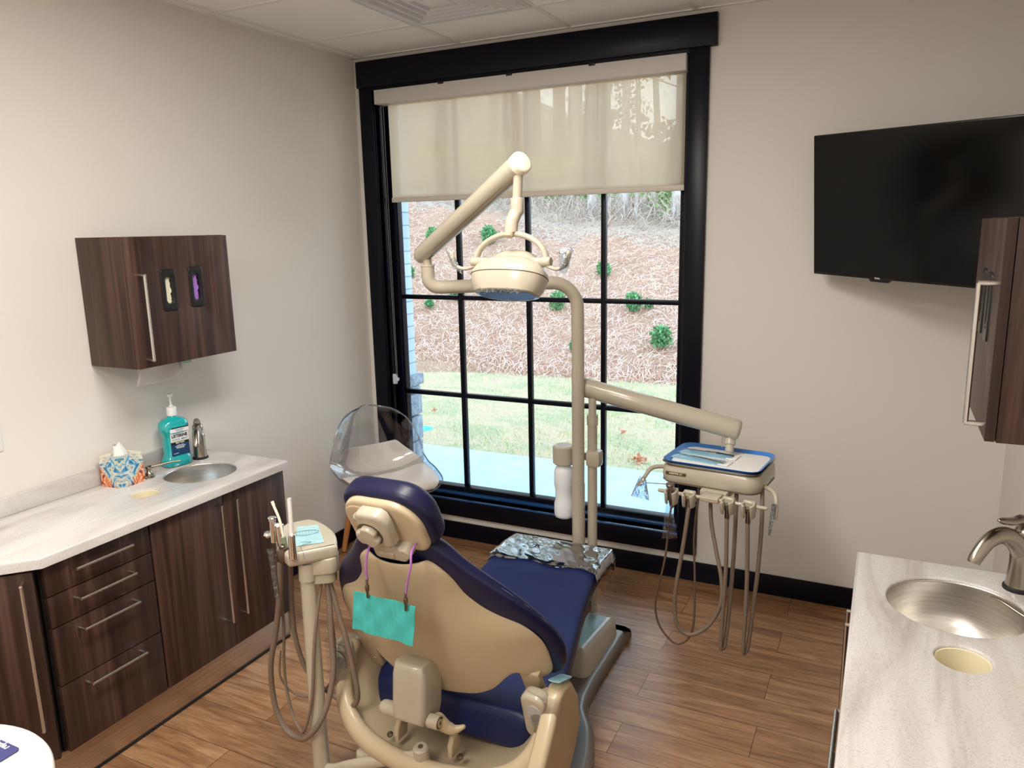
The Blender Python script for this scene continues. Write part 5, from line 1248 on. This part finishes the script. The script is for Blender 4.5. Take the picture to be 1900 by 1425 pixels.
def pouch(cx, cy, rz, L, w, label, inst):
    M = DM @ Matrix.Translation((cx, cy, -0.0068)) @ Matrix.Rotation(rz, 4, 'Z'); t = thing('instrument_pouch', label, 'pouch', M.translation)
    b = NB()
    top = [[M @ Vector((-L / 2 + L * i / 20, -w / 2 + w * k / 8, 0.0012 + 0.0065 * (1 - abs(k - 4) / 4) ** .7 * min(1, i / 3, (20 - i) / 3) + 0.0008 * sin(i * 1.9 + k * 2.7))) for k in range(9)] for i in range(21)]
    bot = [[M @ Vector((-L / 2 + L * i / 20, -w / 2 + w * k / 8, 0.0)) for k in range(9)] for i in range(21)]
    slab(b, top, bot); obj('film', b, M_pouch, t, ang=180)
    b = NB(); box(b, L / 2 - 0.038, L / 2 + .002, -w / 2, w / 2, 0.001, 0.0035, 0.0005, M=M); obj('flap', b, M_paper, t)
    for x0, x1, y0, y1, r, m in inst:
        b = NB(); tube(b, [M @ Vector((x0, y0, .0085)), M @ Vector((x0 * .55 + x1 * .45, y0 * .55 + y1 * .45, .0088)), M @ Vector((x1, y1, .0085))], [r * .5, r, r * .8], 8, 'round'); obj('instrument', b, m, t, label='thin dental instrument inside the film')
pouch(-0.055, 0.040, radians(-2), 0.235, 0.070, 'film pouch with dark handled instruments at the back of the blue tray', [(-0.062, 0.06, 0.004, 0.004, 0.0022, M_bronze), (-0.015, 0.10, 0.010, 0.000, 0.0042, mat('dark_grey_handle', rgb(38, 46, 58), .3))])
pouch(-0.060, -0.046, radians(-5), 0.240, 0.066, 'film pouch with a metal instrument at the front of the blue tray', [(-0.03, 0.10, 0.008, -0.016, 0.0022, M_bronze)])
# bar, holders, hoses
b = NB(); BY, BZ = -0.205, -0.102
tube(b, [dl(-0.165, BY, BZ), dl(0.238, BY, BZ)], 0.0072, 14, 'round'); obj('holder_bar', b, M_beige, du)
b = NB(); box(b, -0.022, 0.082, -0.16, 0.02, -0.118, -0.088, 0.006, M=DM); box(b, 0.000, 0.070, -0.222, -0.150, -0.113, -0.090, 0.006, M=DM); box(b, 0.002, 0.068, -0.224, -0.216, -0.099, -0.097, M=DM, mi=1); box(b, 0.002, 0.068, -0.224, -0.216, -0.105, -0.103, M=DM, mi=1); obj('bar_bracket', b, [M_beige, M_beige2], du)
hx = [-0.113, -0.044, 0.103, 0.179]
hold = []
def hseg(x, w, a0, a1, r, n=14): return [(x + r * cos(radians(a0 + (a1 - a0) * k / n)), r * sin(radians(a0 + (a1 - a0) * k / n))) for k in range(n + 1)]
for i, x in enumerate(hx):
    HMh = DM @ Matrix.Translation((x, BY - 0.010, BZ - 0.026)) @ Matrix.Rotation(radians(14), 4, 'X')
    ro, ri = 0.0250, 0.0165
    out = [(ro * cos(radians(a)), ro * sin(radians(a))) for a in range(-62, 243, 12)] + [(ri * cos(radians(a)), ri * sin(radians(a))) for a in range(240, -64, -12)]
    out = [(p[0], p[1] if p[1] < 0.012 or abs(p[0]) > 0.0151 or True else p[1]) for p in out]
    b = NB(); prism(b, out, 0.052, HMh @ Matrix.Translation((0, 0, -0.012)), 0.002, 2); box(b, -0.0235, 0.0235, 0.010, 0.028, -0.006, 0.042, 0.006, M=HMh)
    hold.append((obj('holder', b, M_beige, du, ang=50), HMh))
HOSE = [
 [(2.073, -.955, 0.72), (2.057, -.955, 0.537), (2.025, -.95, 0.372), (2.022, -.95, 0.302), (2.043, -.95, 0.237), (2.092, -.95, 0.187), (2.124, -.945, 0.185), (2.155, -.94, 0.216), (2.170, -.935, 0.288), (2.166, -.92, 0.446), (2.150, -.88, 0.62), (2.155, -.82, 0.80)],
 [(2.140, -.955, 0.725), (2.125, -.955, 0.594), (2.103, -.955, 0.433), (2.097, -.95, 0.341), (2.109, -.95, 0.263), (2.144, -.945, 0.230), (2.186, -.94, 0.241), (2.236, -.93, 0.292), (2.268, -.92, 0.378), (2.262, -.90, 0.465), (2.232, -.87, 0.57), (2.205, -.84, 0.673), (2.190, -.80, 0.80)],
 [(2.286, -.965, 0.725), (2.289, -.965, 0.535), (2.284, -.96, 0.38), (2.279, -.955, 0.222), (2.284, -.95, 0.205), (2.292, -.94, 0.225), (2.301, -.93, 0.361), (2.305, -.91, 0.538), (2.303, -.88, 0.667), (2.295, -.83, 0.81)],
 [(2.362, -.975, 0.72), (2.367, -.975, 0.55), (2.367, -.97, 0.398), (2.363, -.965, 0.231), (2.370, -.955, 0.212), (2.379, -.95, 0.245), (2.389, -.93, 0.402), (2.397, -.91, 0.556), (2.398, -.88, 0.704), (2.388, -.83, 0.82)]]
for i, (P_, r) in enumerate(zip(HOSE, (0.0042, 0.0078, 0.0078, 0.0078))):
    ho, HMh = hold[i]
    s0 = HMh @ Vector((0, 0, 0.002)); P2 = [s0 if i else HMh @ Vector((0, 0, -0.03))] + [Vector(p) for p in P_]
    b = NB(); tube(b, crom(P2, 8), r, 10, up=(1, 0, 0)); obj('hose', b, M_hose if i else mat('thin_brown_hose', rgb(96, 78, 62), .5), du, ang=180)
    if i:
        b = NB(); cyl(b, HMh @ Vector((0, 0, 0.006)), P2[1].lerp(s0, .25), 0.0092, 16, 0.001); cyl(b, HMh @ Vector((0, 0, 0.004)), HMh @ Vector((0, 0, 0.012)), 0.0075, 12); obj('hose_coupling', b, M_bronze, ho, label='dark metal hose coupling')
ho, HMh = hold[0]
b = NB(); lathe(b, [(0.006, -0.036), (0.010, -0.020), (0.0115, 0.010), (0.0095, 0.040), (0.010, 0.052), (0.016, 0.062), (0.016, 0.070), (0.010, 0.074)], n=20, M=HMh); tube(b, [HMh @ Vector((0, 0, .068)), HMh @ Vector((-0.10, -0.002, .058))], 0.0018, 8); obj('air_water_syringe', b, mat('grey_syringe_metal', rgb(150, 136, 128), .25, metal=.8), ho, label='metal air water syringe with thin tip')
# side handles
b = NB(); tube(b, crom([dl(-0.185, -0.04, -0.058), dl(-0.225, -0.06, -0.056), dl(-0.250, -0.085, -0.062), dl(-0.262, -0.12, -0.088), dl(-0.268, -0.15, -0.112)], 5), 0.0085, 14, 'round'); obj('side_handle', b, M_beige, du)
b = NB(); tube(b, crom([dl(0.185, -0.06, -0.070), dl(0.222, -0.085, -0.072), dl(0.246, -0.11, -0.082), dl(0.254, -0.125, -0.110), dl(0.254, -0.13, -0.158)], 5), 0.0085, 14, 'round'); obj('side_handle', b, M_beige, du)
sleeve('plastic_sleeve', 'clear sleeve drooping from the left handle of the delivery unit', dl(-0.262, -0.14, -0.082), dl(-0.262, -0.165, -0.165), 0.012, 0.038, seed=3, side=(1, .1, -.15))
sleeve('plastic_sleeve', 'clear twisted sleeve on the right handle of the delivery unit', dl(0.250, -0.136, -0.105), dl(0.240, -0.15, -0.225), 0.010, 0.004, seed=4, bow=.006)
sleeve('plastic_sleeve', 'clear plastic bag hanging below the left holder of the delivery unit', dl(-0.113, -0.238, -0.130), dl(-0.108, -0.238, -0.275), 0.010, 0.030, seed=5, bow=.012)
# tray side of the chair: clear water bottle
wb = thing('water_bottle', 'translucent white water bottle hanging left of the post', 'water bottle', (1.555, -0.76, 0.56))
b = NB(); tube(b, [(1.600, -0.765, 0.853), (1.70, -0.765, 0.840)], 0.016, 12); box(b, 1.668, 1.730, -0.795, -0.735, 0.808, 0.878, 0.012); cyl(b, (1.560, -0.765, 0.802), (1.560, -0.765, 0.884), 0.047, 32, 0.006); obj('cap_bracket', b, M_beige, wb)
b = NB(); lathe(b, [(0.030, 0.560), (0.040, 0.566), (0.043, 0.580), (0.043, 0.625), (0.038, 0.640), (0.038, 0.690), (0.0425, 0.705), (0.0425, 0.765), (0.038, 0.782), (0.030, 0.792), (0.030, 0.802)], (1.560, -0.765, 0), 36); obj('bottle', b, mat('milky_plastic', (0.86, 0.88, 0.9, 1), 0.35, alpha=0.92), wb, ang=60)

# ------------------------------------------------------------ assistant console
ac = thing('assistant_console', 'beige assistant console on a slim post left of the chair, with suction hoses', 'console', (1.222, -2.02, 0.0))
PX, PY = 1.222, -2.015
b = NB(); tube(b, [(PX, PY, 0.0), (PX + .004, PY + .002, 0.76)], [0.0270, 0.0235], 24); tube(b, [(PX + .004, PY + .002, .758), (PX + .006, PY + .002, 0.815)], 0.027, 24); obj('console_post', b, M_beige, ac)
b = NB(); tube(b, crom([(PX, PY, 0.10), (PX + .06, PY - .005, 0.118), (1.36, -2.03, .165), (1.50, -2.02, .225), (1.60, -2.010, .262)], 5), [0.020] * 21, 14, ry=0.7); obj('swing_arm', b, M_beige, ac)
top = [(1.112, -2.018), (1.205, -2.075), (1.228, -2.068), (1.300, -1.975), (1.300, -1.955), (1.235, -1.885), (1.150, -1.838), (1.085, -1.826), (1.050, -1.868), (1.040, -1.905)]
topc = [(p.x, p.y) for p in crom([(q[0], q[1], 0) for q in top], 3, closed=True)]
sc2 = [(1.17 + (p[0] - 1.17) * 1.0, -1.95 + (p[1] + 1.95) * 1.0) for p in topc]
b = NB(); prism(b, sc2, 0.046, Matrix.Translation((0, 0, 0.818)), 0.010, 4, bevb=0.016); head = obj('console_head', b, M_beige, ac, ang=50)
b = NB(); prism(b, rrect(0.105, 0.082, 0.03, 5), 0.050, Matrix.Translation((1.248, -1.972, 0.775)) @ Matrix.Rotation(radians(35), 4, 'Z'), 0.004); prism(b, rrect(0.085, 0.066, 0.025, 5), 0.035, Matrix.Translation((1.250, -1.972, 0.742)) @ Matrix.Rotation(radians(35), 4, 'Z'), 0.004); obj('valve_housing', b, M_beige, ac, ang=50)
b = NB(); fq = [(1.262, -1.968), (1.150, -1.865), (1.098, -1.905), (1.200, -2.030)]
A_, B_, C_, D_ = [Vector((x, y, 0.8655)) for x, y in fq]
rows = [[(A_.lerp(B_, k / 16)).lerp(D_.lerp(C_, k / 16), i / 12) + Vector((0, 0, 0.0012 + 0.0010 * sin(k * 1.3 + i) * cos(i * 1.7))) for k in range(17)] for i in range(13)]
grid(b, rows); obj('barrier_film', b, M_filmb, ac, ang=180, label='pale blue adhesive film over the keypad')
b = NB(); Mk = Matrix.Translation((1.158, -1.935, 0.8672)) @ Matrix.Rotation(radians(42), 4, 'Z')
tube(b, [Mk @ Vector((0.042 * cos(a), 0.019 * sin(a), 0)) for a in [2 * pi * k / 40 for k in range(40)]], 0.0008, 6, closed=True)
for k in range(14): kx, ky = -0.028 + 0.0095 * (k % 7), (-0.006 if k < 7 else 0.006); box(b, kx, kx + 0.0035, ky, ky + 0.0012, 0, 0.0006, M=Mk)
tube(b, crom([(1.195, -2.0, .8672), (1.225, -1.985, .8672), (1.215, -2.02, .8672), (1.245, -2.045, .862), (1.252, -2.05, .840)], 5), 0.0006, 6)
obj('keypad_print', b, mat('keypad_ink', rgb(70, 110, 120), 0.5), head)
# handpieces standing in the console's edge
def vac(x, y, z, lean, L, r0, r1, nm, m, lab, sm, base_h=0.045, br0=0.013):
    d = Vector(lean).normalized(); P = Vector((x, y, z))
    b = NB(); cyl(b, P - d * 0.02, P + d * base_h, br0, 20, 0.002, r2=br0 * .85); o = obj('tip_holder', b, sm, ac, label='polished tip holder')
    b = NB()
    if nm == 'ejector': tube(b, crom([P + d * base_h * .9, P + d * 0.08 + Vector((-.002, 0, 0)), P + d * L + Vector((-0.016, 0.0, 0)), P + d * (L + .012) + Vector((-.019, 0, 0))], 6), [r0] * 18 + [r1], 10); tube(b, [P + d * L + Vector((-0.0155, 0, 0)), P + d * (L + .013) + Vector((-.019, 0, 0))], 0.0048, 10)
    else: tube(b, [P + d * base_h * .9, P + d * L], [r0, r1], 16, False); tube(b, [P + d * base_h * .9, P + d * L], [r0 * .75, r1 * .75], 16, False)
    obj('suction_tip', b, m, o, label=lab, ang=60)
vac(1.229, -2.070, 0.868, (0.02, 0.0, 1), 0.170, 0.0065, 0.0065, 'hve', mat('opaque_white_tip', rgb(236, 236, 232), .35), 'wide white suction tip', M_chrome, 0.058, 0.0125)
vac(1.175, -2.045, 0.870, (-0.12, 0.0, 1), 0.125, 0.0040, 0.0036, 'ejector', mat('ivory_tip', rgb(238, 228, 212), .4), 'thin bent saliva ejector tip', mat('sage_green_holder', rgb(120, 132, 104), .5), 0.030, 0.0095)
b = NB(); cyl(b, (1.150, -2.030, 0.852), (1.146, -2.030, 0.930), 0.0125, 18, 0.003); cyl(b, (1.128, -2.040, 0.872), (1.128, -2.040, 0.945), 0.0105, 18, 0.002); cyl(b, (1.128, -2.04, 0.945), (1.128, -2.04, 0.953), 0.013, 18, 0.002); lathe(b, [(0.001, -.012), (0.010, -.006), (0.013, 0.0), (0.010, .008), (0.001, .013)], (1.110, -2.045, 0.895), 14)
cyl(b, (1.150, -2.03, 0.925), (1.158, -2.05, 0.935), 0.008, 12, .002); obj('air_syringe', b, M_chrome, ac, label='chrome air syringe')
b = NB(); box(b, 1.165, 1.195, -2.075, -2.045, 0.828, 0.868, 0.004); cyl(b, (1.180, -2.06, .85), (1.180, -2.06, .880), .011, 14, .002); obj('holder_block', b, M_bronze, ac)
AH = [
 ([(1.165, -2.05, .83), (1.155, -2.05, 0.809), (1.129, -2.04, 0.687), (1.088, -2.03, 0.547), (1.059, -2.03, 0.445), (1.043, -2.02, 0.343), (1.053, -2.02, 0.267), (1.091, -2.025, 0.209), (1.140, -2.03, 0.197), (1.206, -2.055, 0.233), (1.256, -2.045, 0.294), (1.279, -2.02, 0.369), (1.288, -2.0, 0.466), (1.280, -1.99, 0.555), (1.274, -1.98, 0.663), (1.262, -1.97, 0.76)], 0.0092),
 ([(1.135, -2.04, .83), (1.125, -2.03, 0.76), (1.108, -2.01, 0.589), (1.085, -2.0, 0.432), (1.086, -2.0, 0.335), (1.114, -2.01, 0.255), (1.157, -2.03, 0.232), (1.192, -2.052, 0.247), (1.222, -2.052, 0.314), (1.240, -2.045, 0.414), (1.248, -2.03, 0.565), (1.252, -2.0, 0.693), (1.250, -1.97, 0.76)], 0.0048),
 ([(1.150, -2.0, .82), (1.120, -1.98, 0.62), (1.114, -1.97, 0.516), (1.128, -1.96, 0.423), (1.157, -1.955, 0.373), (1.19, -1.95, 0.343), (1.23, -1.95, 0.330)], 0.0080),
 ([(1.262, -1.965, .76), (1.278, -1.965, 0.70), (1.298, -1.965, 0.620), (1.320, -1.965, 0.54), (1.342, -1.965, 0.424), (1.348, -1.965, 0.371), (1.332, -1.96, 0.329), (1.296, -1.955, 0.312), (1.23, -1.95, 0.330)], 0.0085),
 ([(1.085, -2.01, 0.48), (1.072, -2.01, 0.40), (1.080, -2.0, 0.352), (1.104, -1.985, 0.318), (1.142, -1.975, 0.312), (1.196, -1.965, 0.330), (1.245, -1.955, .40), (1.262, -1.955, .50), (1.262, -1.96, .62), (1.255, -1.965, .76)], 0.0036)]
for P_, r in AH:
    b = NB(); tube(b, crom(P_, 8), r, 12, 'round', up=(0, 1, 0)); obj('suction_hose', b, M_hose, ac, ang=180)
sleeve('plastic_sleeve', 'long crumpled clear film hanging from the assistant console', (1.130, -2.06, 0.86), (1.145, -2.065, 0.70), 0.010, 0.005, seed=6, bow=.004)
